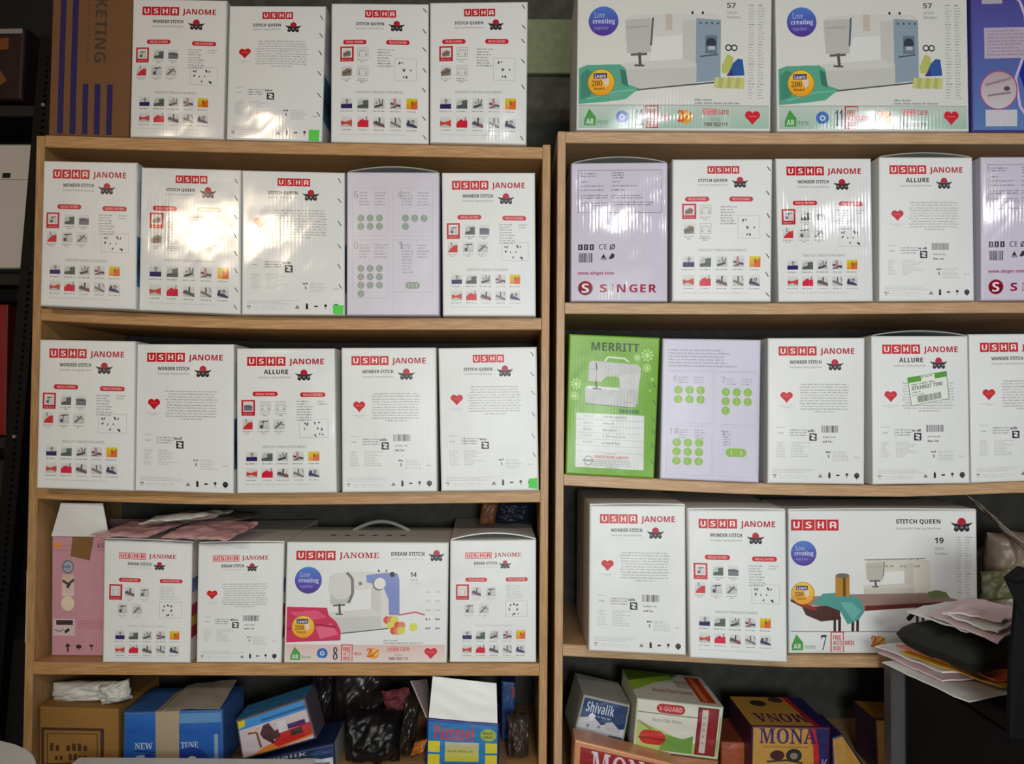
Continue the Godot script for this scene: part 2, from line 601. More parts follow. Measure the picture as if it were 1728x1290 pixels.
# the little attachment photographs
func icon(u0: float, v0: float, u1: float, v1: float, kind: int):
	var w := u1 - u0
	var h := v1 - v0
	var p := func(x: float, y: float): return [u0 + w * x, v0 + h * y]
	var dk := Color(0.27, 0.27, 0.29)
	var bg := Color(0.83, 0.83, 0.83)
	if kind != 4: grad(u0, v0, u1, v1, Color(0.86, 0.86, 0.86), Color(0.76, 0.76, 0.76), 8)
	match kind:
		0:
			poly([p.call(0, 0.58), p.call(1, 0.55), p.call(1, 1), p.call(0, 1)], Color(0.20, 0.15, 0.38))
			stroke([p.call(0.52, 0.1), p.call(0.54, 0.6)], w * 0.13, GREY)
			stroke([p.call(0.36, 0.28), p.call(0.72, 0.24)], w * 0.09, GREY)
		1:
			poly([p.call(0, 0.72), p.call(0.5, 0.6), p.call(0.48, 0.25), p.call(1, 0.18), p.call(1, 1), p.call(0, 1)], Color(0.36, 0.40, 0.38))
			poly([p.call(0, 0.5), p.call(0.4, 0.1), p.call(0.46, 0.4), p.call(0.1, 0.7)], Color(0.72, 0.75, 0.74))
			stroke([p.call(0.1, 0.8), p.call(0.95, 0.7)], w * 0.06, dk)
		2:
			stroke([p.call(0.1, 0.85), p.call(0.85, 0.62)], w * 0.2, dk)
			stroke([p.call(0.5, 0.1), p.call(0.62, 0.6)], w * 0.13, GREY)
			stroke([p.call(0.85, 0.15), p.call(0.72, 0.75)], w * 0.11, Color(0.4, 0.4, 0.42))
			disc(u0 + w * 0.3, v0 + h * 0.45, w * 0.11, Color(0.6, 0.6, 0.6))
		3:
			stroke([p.call(0.05, 0.5), p.call(0.95, 0.75)], w * 0.18, Color(0.38, 0.28, 0.32))
			stroke([p.call(0.42, 0.05), p.call(0.46, 0.95)], w * 0.25, Color(0.74, 0.55, 0.58))
			stroke([p.call(0.1, 0.9), p.call(0.9, 0.62)], w * 0.1, dk)
		4:
			grad(u0, v0, u1, v1, Color(0.86, 0.80, 0.16), Color(0.90, 0.55, 0.12), 6)
			poly([p.call(0.4, 1), p.call(0.45, 0.4), p.call(0.75, 0.3), p.call(1, 0.15), p.call(1, 1)], Color(0.86, 0.40, 0.15))
			stroke([p.call(0.5, 0.25), p.call(0.56, 0.6)], w * 0.12, Color(0.35, 0.33, 0.15))
		5:
			poly([p.call(0, 0.4), p.call(0.4, 0.52), p.call(1, 0.3), p.call(0.98, 0.9), p.call(0.45, 0.7), p.call(0, 0.85)], Color(0.80, 0.28, 0.24))
			fill(u0, v0 + h * 0.88, u1, v1, Color(0.72, 0.76, 0.74))
		6:
			poly([p.call(0, 0.6), p.call(0.25, 0.35), p.call(0.5, 0.22), p.call(0.62, 0.36), p.call(1, 0.34), p.call(1, 1), p.call(0, 1)], Color(0.82, 0.14, 0.25))
			stroke([p.call(0.85, 0), p.call(0.8, 0.35)], w * 0.1, GREY)
		7:
			stroke([p.call(0, 0.55), p.call(0.95, 0.85)], w * 0.3, Color(0.42, 0.38, 0.42))
			stroke([p.call(0.55, 0.1), p.call(0.5, 0.7)], w * 0.14, dk)
			disc(u0 + w * 0.25, v0 + h * 0.5, w * 0.1, dk)
			stroke([p.call(0.6, 0.78), p.call(1, 0.95)], w * 0.15, Color(0.58, 0.28, 0.34))
		8:
			stroke([p.call(0.05, 0.5), p.call(0.95, 0.92)], w * 0.2, Color(0.50, 0.47, 0.46))
			stroke([p.call(0.5, 0.1), p.call(0.5, 0.6)], w * 0.12, Color(0.38, 0.36, 0.36))
			stroke([p.call(0.8, 0.1), p.call(0.95, 0.5)], w * 0.08, GREY)
		9:
			poly([p.call(0, 0.5), p.call(0.6, 0.62), p.call(1, 0.9), p.call(0.9, 1), p.call(0, 0.8)], Color(0.25, 0.24, 0.40))
			disc(u0 + w * 0.2, v0 + h * 0.42, w * 0.13, dk)
			disc(u0 + w * 0.58, v0 + h * 0.4, w * 0.15, dk)
			disc(u0 + w * 0.58, v0 + h * 0.42, w * 0.07, bg)
		10:
			poly([p.call(0, 0.35), p.call(0.6, 0.3), p.call(1, 0.42), p.call(1, 1), p.call(0, 1)], Color(0.46, 0.46, 0.50))
			stroke([p.call(0.05, 0.45), p.call(0.95, 0.55)], w * 0.08, dk)
		11:
			poly([p.call(0, 1), p.call(0.2, 0.7), p.call(0.6, 0.35), p.call(1, 0.3), p.call(1, 1)], Color(0.80, 0.20, 0.22))
			stroke([p.call(0.35, 0), p.call(0.4, 0.4)], w * 0.1, GREY)
		12:
			disc(u0 + w * 0.32, v0 + h * 0.74, w * 0.16, dk)
			stroke([p.call(0.5, 0.15), p.call(0.4, 0.8)], w * 0.1, GREY)
			stroke([p.call(0.2, 0.3), p.call(0.9, 0.22)], w * 0.09, dk)
		13:
			stroke([p.call(0.15, 0.9), p.call(0.75, 0.3)], w * 0.16, Color(0.40, 0.42, 0.40))
			stroke([p.call(0.3, 0.35), p.call(0.95, 0.6)], w * 0.1, GREY)
		14:
			frame(u0, v0, u1, v1, w * 0.05, Color(0.7, 0.7, 0.7))
			fill(u0 + w * 0.05, v0 + h * 0.05, u1 - w * 0.05, v1 - h * 0.05, Color(0.88, 0.88, 0.87))
			stroke([p.call(0.2, 0.65), p.call(0.2, 0.3), p.call(0.8, 0.3), p.call(0.8, 0.7)], w * 0.06, Color(0.66, 0.66, 0.68))
			disc(u0 + w * 0.2, v0 + h * 0.76, w * 0.07, GREY)
			disc(u0 + w * 0.8, v0 + h * 0.76, w * 0.07, GREY)
		15:
			poly([p.call(0.1, 1), p.call(0, 0.6), p.call(0.55, 0.2), p.call(0.95, 0.35), p.call(0.9, 0.9)], Color(0.52, 0.46, 0.40))
			stroke([p.call(0.1, 0.75), p.call(0.9, 0.5)], w * 0.07, dk)


func head(name_: String, pos: String):
	# pos: "pair" both wordmarks, "one" a single wordmark, "small" both, outlined
	if pos == "one":
		wordmark(0.345, 0.052, 0.667, 0.106)
		txt(name_, 0.255, 0.142, 0.545, 0.168, INK)
		txt("Automatic Sewing Machine", 0.255, 0.178, 0.545, 0.194, GREY, "sans")
		emblem(0.59, 0.125, 0.755, 0.205)
	elif pos == "small":
		wordmark(0.175, 0.098, 0.485, 0.152, true)
		txt("JANOME", 0.515, 0.104, 0.825, 0.147, Color(0.68, 0.08, 0.15), "serif_bold")
		txt(name_, 0.28, 0.176, 0.545, 0.200, INK)
		txt("Automatic Sewing Machine", 0.28, 0.212, 0.545, 0.226, PALE, "sans")
		emblem(0.565, 0.165, 0.71, 0.232)
	else:
		wordmark(0.105, 0.060, 0.50, 0.122)
		txt("JANOME", 0.535, 0.072, 0.89, 0.122, Color(0.70, 0.08, 0.15))
		var narrow := 0.06 if name_ == "ALLURE" else 0.0
		txt(name_, 0.22 + narrow, 0.155 if narrow == 0.0 else 0.148, 0.545 - narrow * 0.3, 0.179, INK)
		txt("Automatic Sewing Machine", 0.22, 0.195, 0.545, 0.213, GREY, "sans")
		emblem(0.595, 0.148, 0.775, 0.222)


func ten(us: Array, w: float, v0: float, v1: float, h: float):
	for k in 5:
		icon(us[k], v0, us[k] + w, v0 + h, k)
		icon(us[k], v1, us[k] + w, v1 + h, 5 + k)
		for v in [v0, v1]:
			var hw := w * rng.randf_range(0.4, 0.62)
			greek(us[k] + w / 2 - hw, v + h + 0.013, us[k] + w / 2 + hw, 0.009, GREY)


func parts_box(u0: float, v0: float, u1: float, v1: float, n: int):
	frame(u0, v0, u1, v1, 0.004, PALE)
	for k in n:
		var u := rng.randf_range(u0 + 0.03, u1 - 0.05)
		var v := lerpf(v0, v1, 0.18 + 0.6 * (k % 3) / 2.0 + rng.randf_range(-0.03, 0.03))
		stroke([[u, v], [u + rng.randf_range(-0.015, 0.02), v + rng.randf_range(0.008, 0.02)]], rng.randf_range(0.01, 0.018), INK.lerp(GREY, rng.randf() * 0.7))


func red_frame(u0: float, v0: float, u1: float, v1: float, kind: int):
	fill(u0, v0, u1, v1, Color(0.76, 0.14, 0.20))
	var dv := (v1 - v0) * 0.1
	var du := (u1 - u0) * 0.13
	fill(u0 + du, v0 + dv, u1 - du, v1 - dv * 2.6, Color(0.92, 0.90, 0.90))
	icon(u0 + du * 1.5, v0 + dv * 1.6, u1 - du * 1.5, v1 - dv * 3.1, kind)
	greek(u0 + du, v1 - dv * 1.7, u1 - du, dv * 0.9, Color(0.9, 0.62, 0.62))


func features(name_: String, pos: String) -> ImageTexture:
	sheet(480, 720, PAPER)
	head(name_, pos)
	if pos == "one":
		pill(0.125, 0.268, 0.365, 0.302, RED)
		txt("SPECIAL FEATURES", 0.155, 0.277, 0.335, 0.293, Color(0.95, 0.8, 0.8))
		pill(0.565, 0.268, 0.805, 0.302, RED)
		txt("FREE ACCESSORIES", 0.595, 0.277, 0.775, 0.293, Color(0.95, 0.8, 0.8))
		red_frame(0.095, 0.317, 0.235, 0.425, 15)
		icon(0.27, 0.325, 0.385, 0.395, 14)
		icon(0.11, 0.455, 0.22, 0.53, 15)
		icon(0.27, 0.455, 0.385, 0.53, 14)
		centred(0.327, 0.408, 0.06, 2, 0.014, 0.009, GREY)
		centred(0.165, 0.543, 0.055, 2, 0.014, 0.009, GREY)
		centred(0.327, 0.543, 0.06, 3, 0.013, 0.009, GREY)
		column(0.48, 0.335, 0.67, 7, 0.0195, 0.010, GREY)
		parts_box(0.65, 0.40, 0.875, 0.56, 8)
		txt("VERSATILITY THROUGH ATTACHMENTS", 0.255, 0.635, 0.74, 0.652, GREY, "sans")
		ten([0.105, 0.272, 0.437, 0.605, 0.772], 0.113, 0.683, 0.815, 0.077)
		greek(0.10, 0.938, 0.77, 0.007, PALE)
	elif pos == "small":
		pill(0.18, 0.305, 0.43, 0.338, RED)
		pill(0.645, 0.305, 0.90, 0.338, RED)
		txt("SPECIAL FEATURES", 0.21, 0.313, 0.40, 0.329, Color(0.95, 0.8, 0.8))
		txt("FREE ACCESSORIES", 0.675, 0.313, 0.87, 0.329, Color(0.95, 0.8, 0.8))
		red_frame(0.07, 0.36, 0.22, 0.485, 14)
		icon(0.255, 0.38, 0.36, 0.455, 7)
		icon(0.42, 0.38, 0.53, 0.455, 12)
		icon(0.17, 0.515, 0.28, 0.595, 12)
		icon(0.34, 0.515, 0.45, 0.595, 13)
		for c in [[0.307, 0.468], [0.475, 0.468], [0.225, 0.608], [0.395, 0.608]]: centred(c[0], c[1], 0.06, 2, 0.013, 0.009, PALE)
		column(0.645, 0.365, 0.85, 7, 0.017, 0.010, PALE)
		parts_box(0.645, 0.495, 0.895, 0.625, 10)
		txt("VERSATILITY THROUGH ATTACHMENTS", 0.285, 0.688, 0.72, 0.703, PALE, "sans")
		ten([0.147, 0.302, 0.457, 0.612, 0.765], 0.107, 0.735, 0.85, 0.07)
		greek(0.13, 0.952, 0.80, 0.006, PALE)
	else:
		pill(0.165, 0.300, 0.42, 0.332, RED)
		txt("SPECIAL FEATURES", 0.195, 0.308, 0.39, 0.324, Color(0.95, 0.8, 0.8))
		pill(0.645, 0.306, 0.90, 0.338, RED)
		txt("FREE ACCESSORIES", 0.675, 0.314, 0.87, 0.330, Color(0.95, 0.8, 0.8))
		var allure := name_ == "ALLURE"
		red_frame(0.05, 0.357, 0.19, 0.465, 10 if allure else 12)
		icon(0.245, 0.37, 0.35, 0.438, 14 if allure else 1)
		icon(0.40, 0.37, 0.505, 0.438, 14 if allure else 10)
		icon(0.06, 0.487, 0.165, 0.56, 11)
		icon(0.22, 0.487, 0.335, 0.56, 12)
		icon(0.375, 0.487, 0.49, 0.56, 13)
		for c in [[0.297, 0.448], [0.452, 0.448], [0.112, 0.570], [0.277, 0.570], [0.432, 0.570]]: centred(c[0], c[1], 0.06, 2, 0.012, 0.008, GREY)
		column(0.61, 0.362, 0.79, 8, 0.0185, 0.010, GREY)
		column(0.82, 0.362, 0.93, 2, 0.0185, 0.010, GREY)
		parts_box(0.635, 0.49, 0.925, 0.618, 10)
		txt("VERSATILITY THROUGH ATTACHMENTS", 0.26, 0.672, 0.70, 0.688, GREY, "sans")
		ten([0.097, 0.253, 0.408, 0.565, 0.72], 0.112, 0.712, 0.825, 0.066)
		greek(0.09, 0.935, 0.74, 0.007, PALE)
	return ImageTexture.create_from_image(im)


func story(name_: String, pos: String, bar: bool) -> ImageTexture:
	sheet(480, 720, PAPER)
	head(name_, pos)
	var du := 0.0 if pos == "pair" else -0.01
	var dv := 0.0 if pos == "pair" else -0.045 if pos == "one" else 0.02
	heart(0.188 + du, 0.405 + dv, 0.12, RED)
	centred(0.575 + du, 0.315 + dv, 0.272, 11, 0.0187, 0.0095, Color(0.60, 0.60, 0.61))
	fill(0.09, 0.612, 0.175, 0.617, PALE)
	greek(0.10, 0.648, 0.16, 0.009, GREY)
	column(0.22, 0.628, 0.41, 3, 0.017, 0.010, GREY, 0.2)
	greek(0.405, 0.628, 0.50, 0.018, INK)
	fill(0.42, 0.655, 0.495, 0.705, INK)
	stroke([[0.435, 0.666], [0.48, 0.672], [0.44, 0.690], [0.482, 0.694]], 0.016, PAPER)
	if bar:
		barcode(0.545, 0.602, 0.725, 0.648, Color(0.35, 0.35, 0.36))
		greek(0.56, 0.674, 0.70, 0.011, GREY)
		greek(0.56, 0.703, 0.68, 0.014, INK.lerp(GREY, 0.4))
	column(0.09, 0.715, 0.19, 8, 0.0135, 0.008, PALE, 0.5)
	column(0.24, 0.715, 0.47, 8, 0.0135, 0.008, PALE, 0.7)
	greek(0.595, 0.775, 0.65, 0.012, INK)
	stroke([[0.62, 0.800], [0.625, 0.822]], 0.014, GREY)
	column(0.665, 0.775, 0.84, 5, 0.0145, 0.008, PALE, 0.3)
	greek(0.89, 0.81, 0.955, 0.012, PALE)
	column(0.055, 0.898, 0.58, 3, 0.011, 0.006, PALE, 0.4)
	greek(0.055, 0.935, 0.10, 0.011, INK)
	greek(0.06, 0.95, 0.085, 0.01, RED)
	column(0.11, 0.943, 0.45, 2, 0.015, 0.005, PALE, 0.2)
	poly([[0.54, 0.93], [0.515, 0.956], [0.565, 0.956]], GREY)
	fill(0.622, 0.926, 0.645, 0.960, INK)
	fill(0.628, 0.918, 0.639, 0.928, INK)
	fill(0.705, 0.935, 0.74, 0.944, INK)
	disc(0.815, 0.934, 0.014, INK)
	stroke([[0.815, 0.94], [0.815, 0.958]], 0.008, GREY)
	disc(0.918, 0.940, 0.028, Color(0.25, 0.26, 0.27))
	poly([[0.895, 0.945], [0.94, 0.945], [0.918, 0.966]], INK)
	return ImageTexture.create_from_image(im)


func dots(c: Color, dot: Color, first: bool) -> ImageTexture:
	sheet(480, 720, c)
	var ink := c.darkened(0.28)
	var k := c.darkened(0.10)
	if first:
		for f in [[0.06, 0.115, 0.455, 0.45], [0.50, 0.115, 0.93, 0.45], [0.06, 0.475, 0.455, 0.88], [0.50, 0.475, 0.93, 0.84]]: frame(f[0], f[1], f[2], f[3], 0.005, k)
		for d in [["6", 0.08, 0.135], ["4", 0.55, 0.135], ["0", 0.08, 0.49], ["1", 0.555, 0.49]]: txt(d[0], d[1], d[2], d[1] + 0.045, d[2] + 0.05, ink, "sans")
		for d in [[0.14, 0.14, 5], [0.60, 0.14, 5], [0.14, 0.505, 5], [0.60, 0.505, 10]]:
			column(d[0], d[1], d[0] + 0.135, d[2], 0.021, 0.011, ink)
			column(d[0] + 0.165, d[1], d[0] + 0.31, mini(d[2], 5), 0.021, 0.011, ink)
		var sets := [[0.155, 0.325, 6], [0.635, 0.325, 4], [0.155, 0.675, 10]]
		for s in sets:
			for n in s[2]: dot_at(s[0] + 0.10 * (n % 3), s[1] + 0.058 * (n / 3), 0.037, dot, c)
		pill(0.635, 0.768, 0.79, 0.815, dot)
		for n in 3: stroke([[0.67 + 0.04 * n, 0.778], [0.675 + 0.04 * n, 0.805]], 0.007, c)
	else:
		column(0.06, 0.075, 0.88, 6, 0.0225, 0.012, ink, 0.35)
		fill(0.06, 0.225, 0.97, 0.229, k)
		for f in [[0.06, 0.235, 0.51, 0.60], [0.53, 0.235, 0.97, 0.60], [0.06, 0.615, 0.51, 0.965], [0.53, 0.615, 0.97, 0.965]]: frame(f[0], f[1], f[2], f[3], 0.004, k)
		for d in [["6", 0.115, 0.262], ["7", 0.60, 0.268], ["18", 0.085, 0.635], ["1", 0.595, 0.64]]: txt(d[0], d[1], d[2], d[1] + (0.09 if d[0] == "18" else 0.04), d[2] + 0.04, ink, "sans")
		for d in [[0.165, 0.268, 3], [0.65, 0.275, 3], [0.18, 0.64, 4], [0.63, 0.645, 6]]:
			column(d[0], d[1], d[0] + 0.115, d[2], 0.018, 0.010, ink)
			if d[2] < 6: column(d[0] + 0.16, d[1], d[0] + 0.28, d[2], 0.018, 0.010, ink)
		for s in [[0.165, 0.365, 6], [0.645, 0.372, 7], [0.16, 0.735, 9]]:
			for n in s[2]: dot_at(s[0] + 0.112 * (n % 3), s[1] + 0.0655 * (n / 3), 0.043, dot, c)
		pill(0.655, 0.765, 0.865, 0.825, dot)
		for n in 2: stroke([[0.71 + 0.1 * n, 0.778], [0.715 + 0.1 * n, 0.812]], 0.010, c)
	return ImageTexture.create_from_image(im)


func dot_at(u: float, v: float, r: float, c: Color, bg: Color):
	disc(u, v, r, c)
	var x := rng.randf_range(-0.4, 0.4) * r
	stroke([[u + x * 0.5, v - r * 0.45], [u - x, v], [u + x, v + r * 0.45]], r * 0.16, c.lerp(bg, 0.65))


func red_s() -> ImageTexture:      # lilac box with the round S mark
	var c := Color(0.83, 0.80, 0.87)
	sheet(480, 720, c)
	var ink := Color(0.42, 0.40, 0.46)
	frame(0.07, 0.055, 0.935, 0.365, 0.004, Color(0.35, 0.33, 0.38))
	for k in [[0.095, 0.075, 0.28, 2], [0.42, 0.07, 0.56, 3], [0.095, 0.135, 0.19, 1], [0.42, 0.135, 0.52, 1], [0.095, 0.165, 0.35, 1], [0.41, 0.165, 0.72, 1], [0.095, 0.195, 0.36, 1], [0.41, 0.195, 0.56, 1], [0.095, 0.235, 0.40, 2], [0.41, 0.235, 0.75, 2], [0.095, 0.29, 0.40, 2], [0.41, 0.285, 0.88, 2]]: column(k[0], k[1], k[2], k[3], 0.018, 0.010, ink, 0.1)
	var dk := Color(0.25, 0.20, 0.26)
	for k in 3:
		fill(0.075 + 0.058 * k, 0.592, 0.12 + 0.058 * k, 0.632, dk)
		stroke([[0.097 + 0.058 * k, 0.60], [0.097 + 0.058 * k, 0.625]], 0.010, c)
	txt("CE", 0.285, 0.592, 0.37, 0.630, dk, "sans")
	disc(0.425, 0.611, 0.028, dk)
	disc(0.425, 0.611, 0.018, c)
	stroke([[0.40, 0.632], [0.45, 0.59]], 0.010, dk)
	barcode(0.083, 0.655, 0.22, 0.722, dk)
	txt("VDE", 0.305, 0.692, 0.37, 0.705, dk)
	poly([[0.31, 0.69], [0.335, 0.66], [0.36, 0.69]], dk)
	poly([[0.39, 0.69], [0.42, 0.655], [0.45, 0.665], [0.44, 0.69], [0.40, 0.70]], dk)
	txt("www.singer.com", 0.07, 0.785, 0.44, 0.815, Color(0.62, 0.16, 0.36), "sans_bold")
	disc(0.15, 0.905, 0.082, Color(0.78, 0.74, 0.80))
	disc(0.15, 0.905, 0.075, Color(0.62, 0.08, 0.20), Color(0.45, 0.03, 0.10))
	txt("S", 0.11, 0.872, 0.19, 0.938, Color(0.95, 0.90, 0.93))
	for k in 6: txt("SINGER"[k], [0.30, 0.425, 0.475, 0.60, 0.715, 0.805][k], 0.878, [0.375, 0.437, 0.565, 0.685, 0.775, 0.885][k], 0.935, Color(0.60, 0.08, 0.25))
	return ImageTexture.create_from_image(im)


func machine(u0: float, v0: float, u1: float, v1: float, body: Color, panel: Color, arch: Color):
	# a domestic sewing machine, seen a little from the left
	var w := u1 - u0
	var h := v1 - v0
	var p := func(x: float, y: float): return [u0 + w * x, v0 + h * y]
	var sh := body.darkened(0.10)
	poly([p.call(0.0, 0.08), p.call(0.05, 0.02), p.call(0.45, 0.0), p.call(0.95, 0.0), p.call(1.0, 0.05), p.call(1.0, 0.30), p.call(0.0, 0.40)], body)
	poly([p.call(0.0, 0.08), p.call(0.28, 0.06), p.call(0.27, 0.55), p.call(0.02, 0.56)], sh)
	poly([p.call(0.02, 0.18), p.call(0.25, 0.16), p.call(0.24, 0.19), p.call(0.02, 0.21)], body.darkened(0.18))
	stroke([p.call(0.29, 0.05), p.call(0.27, 0.45)], w * 0.02, panel.darkened(0.35))
	poly([p.call(0.30, 0.33), p.call(0.60, 0.30), p.call(0.60, 0.63), p.call(0.26, 0.68)], arch)
	poly([p.call(0.60, 0.10), p.call(0.76, 0.08), p.call(0.76, 0.95), p.call(0.60, 0.75)], body.darkened(0.06))
	poly([p.call(0.74, 0.06), p.call(1.0, 0.08), p.call(1.0, 0.93), p.call(0.74, 0.97)], panel)
	poly([p.call(-0.03, 0.70), p.call(0.60, 0.64), p.call(0.75, 0.70), p.call(0.75, 0.97), p.call(0.05, 1.08), p.call(-0.03, 0.97)], body.darkened(0.07))
	poly([p.call(-0.03, 0.70), p.call(0.60, 0.64), p.call(0.75, 0.70), p.call(0.72, 0.76), p.call(-0.03, 0.80)], body.darkened(0.02))
	stroke([p.call(0.1, 1.08), p.call(0.98, 0.96)], w * 0.016, Color(0.35, 0.35, 0.35))
	stroke([p.call(0.15, 0.55), p.call(0.16, 0.73)], w * 0.03, Color(0.35, 0.33, 0.32))
	stroke([p.call(0.06, 0.58), p.call(0.23, 0.57)], w * 0.025, Color(0.40, 0.38, 0.37))
	stroke([p.call(0.10, 0.73), p.call(0.20, 0.735)], w * 0.02, Color(0.35, 0.33, 0.32))
	for k in 2: stroke([p.call(0.70 + 0.11 * k, 0.0), p.call(0.70 + 0.11 * k, -0.04)], w * 0.02, INK)


func blue_roundel(u: float, v: float, r: float):
	disc(u, v, r, Color(0.30, 0.50, 0.82), Color(0.34, 0.20, 0.58))
	var a := float(im.get_width()) / im.get_height()
	txt("Love", u - r * 0.62, v - r * 0.60 * a, u + r * 0.1, v - r * 0.22 * a, Color(0.78, 0.80, 0.93), "serif")
	txt("creating", u - r * 0.72, v - r * 0.18 * a, u + r * 0.78, v + r * 0.26 * a, Color(0.88, 0.88, 0.95), "serif_bold")
	txt("together", u - r * 0.62, v + r * 0.34 * a, u + r * 0.35, v + r * 0.62 * a, Color(0.72, 0.70, 0.88), "serif")


func yellow_roundel(u: float, v: float, r: float):
	var a := float(im.get_width()) / im.get_height()
	disc(u, v, r * 1.05, Color(0.65, 0.45, 0.12))
	disc(u, v, r, Color(0.93, 0.80, 0.25), Color(0.94, 0.62, 0.16))
	fill(u - r * 0.6, v - r * 0.72 * a, u + r * 0.45, v - r * 0.30 * a, Color(0.25, 0.20, 0.50))
	txt("Learn", u - r * 0.5, v - r * 0.66 * a, u + r * 0.35, v - r * 0.36 * a, Color(0.95, 0.92, 0.85))
	txt("200", u - r * 0.75, v - r * 0.16 * a, u + r * 0.08, v + r * 0.28 * a, Color(0.42, 0.25, 0.12), "serif_bold")
	txt("hours", u - r * 0.55, v + r * 0.36 * a, u + r * 0.25, v + r * 0.58 * a, Color(0.45, 0.28, 0.12))
	poly([[u + r * 0.1, v - r * 0.25 * a], [u + r * 0.55, v - r * 0.35 * a], [u + r * 0.6, v + r * 0.15 * a], [u + r * 0.35, v + r * 0.35 * a], [u + r * 0.2, v + r * 0.1 * a]], Color(0.92, 0.80, 0.78))


func footer(v: float, us: Array, count: String):
	# us: centres of the house, the blue badge, the count, the orange badge, the care line and the heart; below 0 leaves one out
	var a := float(im.get_width()) / im.get_height()
	if us[0] > 0:
		var u: float = us[0]
		poly([[u - 0.055, v + 0.02], [u - 0.03, v - 0.055], [u + 0.005, v + 0.0], [u + 0.005, v + 0.055], [u - 0.055, v + 0.055]], Color(0.30, 0.62, 0.28))
		txt("AR", u - 0.045, v + 0.01, u - 0.005, v + 0.045, PAPER)
		txt("Home", u + 0.012, v + 0.015, u + 0.07, v + 0.048, Color(0.35, 0.55, 0.33), "sans")
	if us[1] > 0:
		disc(us[1], v, 0.033, Color(0.22, 0.42, 0.74))
		disc(us[1], v, 0.014, PAPER)
		disc(us[1], v, 0.008, Color(0.22, 0.42, 0.74))
		greek(us[1] - 0.02, v + 0.026 * a, us[1] + 0.02, 0.014, PAPER)
	if us[2] > 0:
		var u: float = us[2]
		txt(count, u - 0.075, v - 0.052, u - 0.03 if count.length() > 1 else u - 0.045, v + 0.052, Color(0.20, 0.18, 0.30), "serif_bold")
		frame(u - 0.025, v - 0.075, u + 0.045, v + 0.07, 0.005, RED)
		txt("FREE", u - 0.012, v - 0.05, u + 0.03, v - 0.017, RED)
		fill(u - 0.012, v - 0.014, u + 0.10, v + 0.022, PAPER)
		txt("ACCESSORIES", u - 0.012, v - 0.012, u + 0.10, v + 0.018, RED)
		txt("INSIDE", u - 0.012, v + 0.026, u + 0.03, v + 0.056, RED)
	if us[3] > 0:
		disc(us[3], v, 0.034, Color(0.90, 0.62, 0.22))
		disc(us[3] + 0.012, v - 0.01, 0.02, Color(0.95, 0.74, 0.40))
		txt("2", us[3] - 0.042, v - 0.045, us[3] - 0.012, v + 0.03, Color(0.80, 0.30, 0.14), "serif_bold")
		stroke([[us[3] - 0.02, v + 0.03], [us[3] + 0.03, v - 0.03]], 0.008, Color(0.75, 0.40, 0.15))
	if us[4] > 0:
		var u: float = us[4]
		wordmark(u - 0.068, v - 0.055, u + 0.005, v - 0.018, true)
		txt("care", u + 0.012, v - 0.05, u + 0.068, v - 0.018, RED, "sans")
		txt("Toll free", u - 0.025, v + 0.002, u + 0.025, v + 0.022, GREY, "sans")
		txt("1800 1033 111", u - 0.06, v + 0.03, u + 0.06, v + 0.055, Color(0.40, 0.25, 0.28))
	if us[5] > 0: heart(us[5], v - 0.005, 0.075, Color(0.82, 0.16, 0.22))


func stitches(u0: float, u1: float, v0: float, v1: float, n: int):
	for k in n:
		var v := lerpf(v0, v1, float(k) / n)
		var c := GREY if k % 7 else INK
		for u in [u0, (u0 + u1) / 2.0 + 0.006]: greek(u, v, u + (u1 - u0) * rng.randf_range(0.25, 0.42), 0.008, PALE.lerp(c, 0.5))


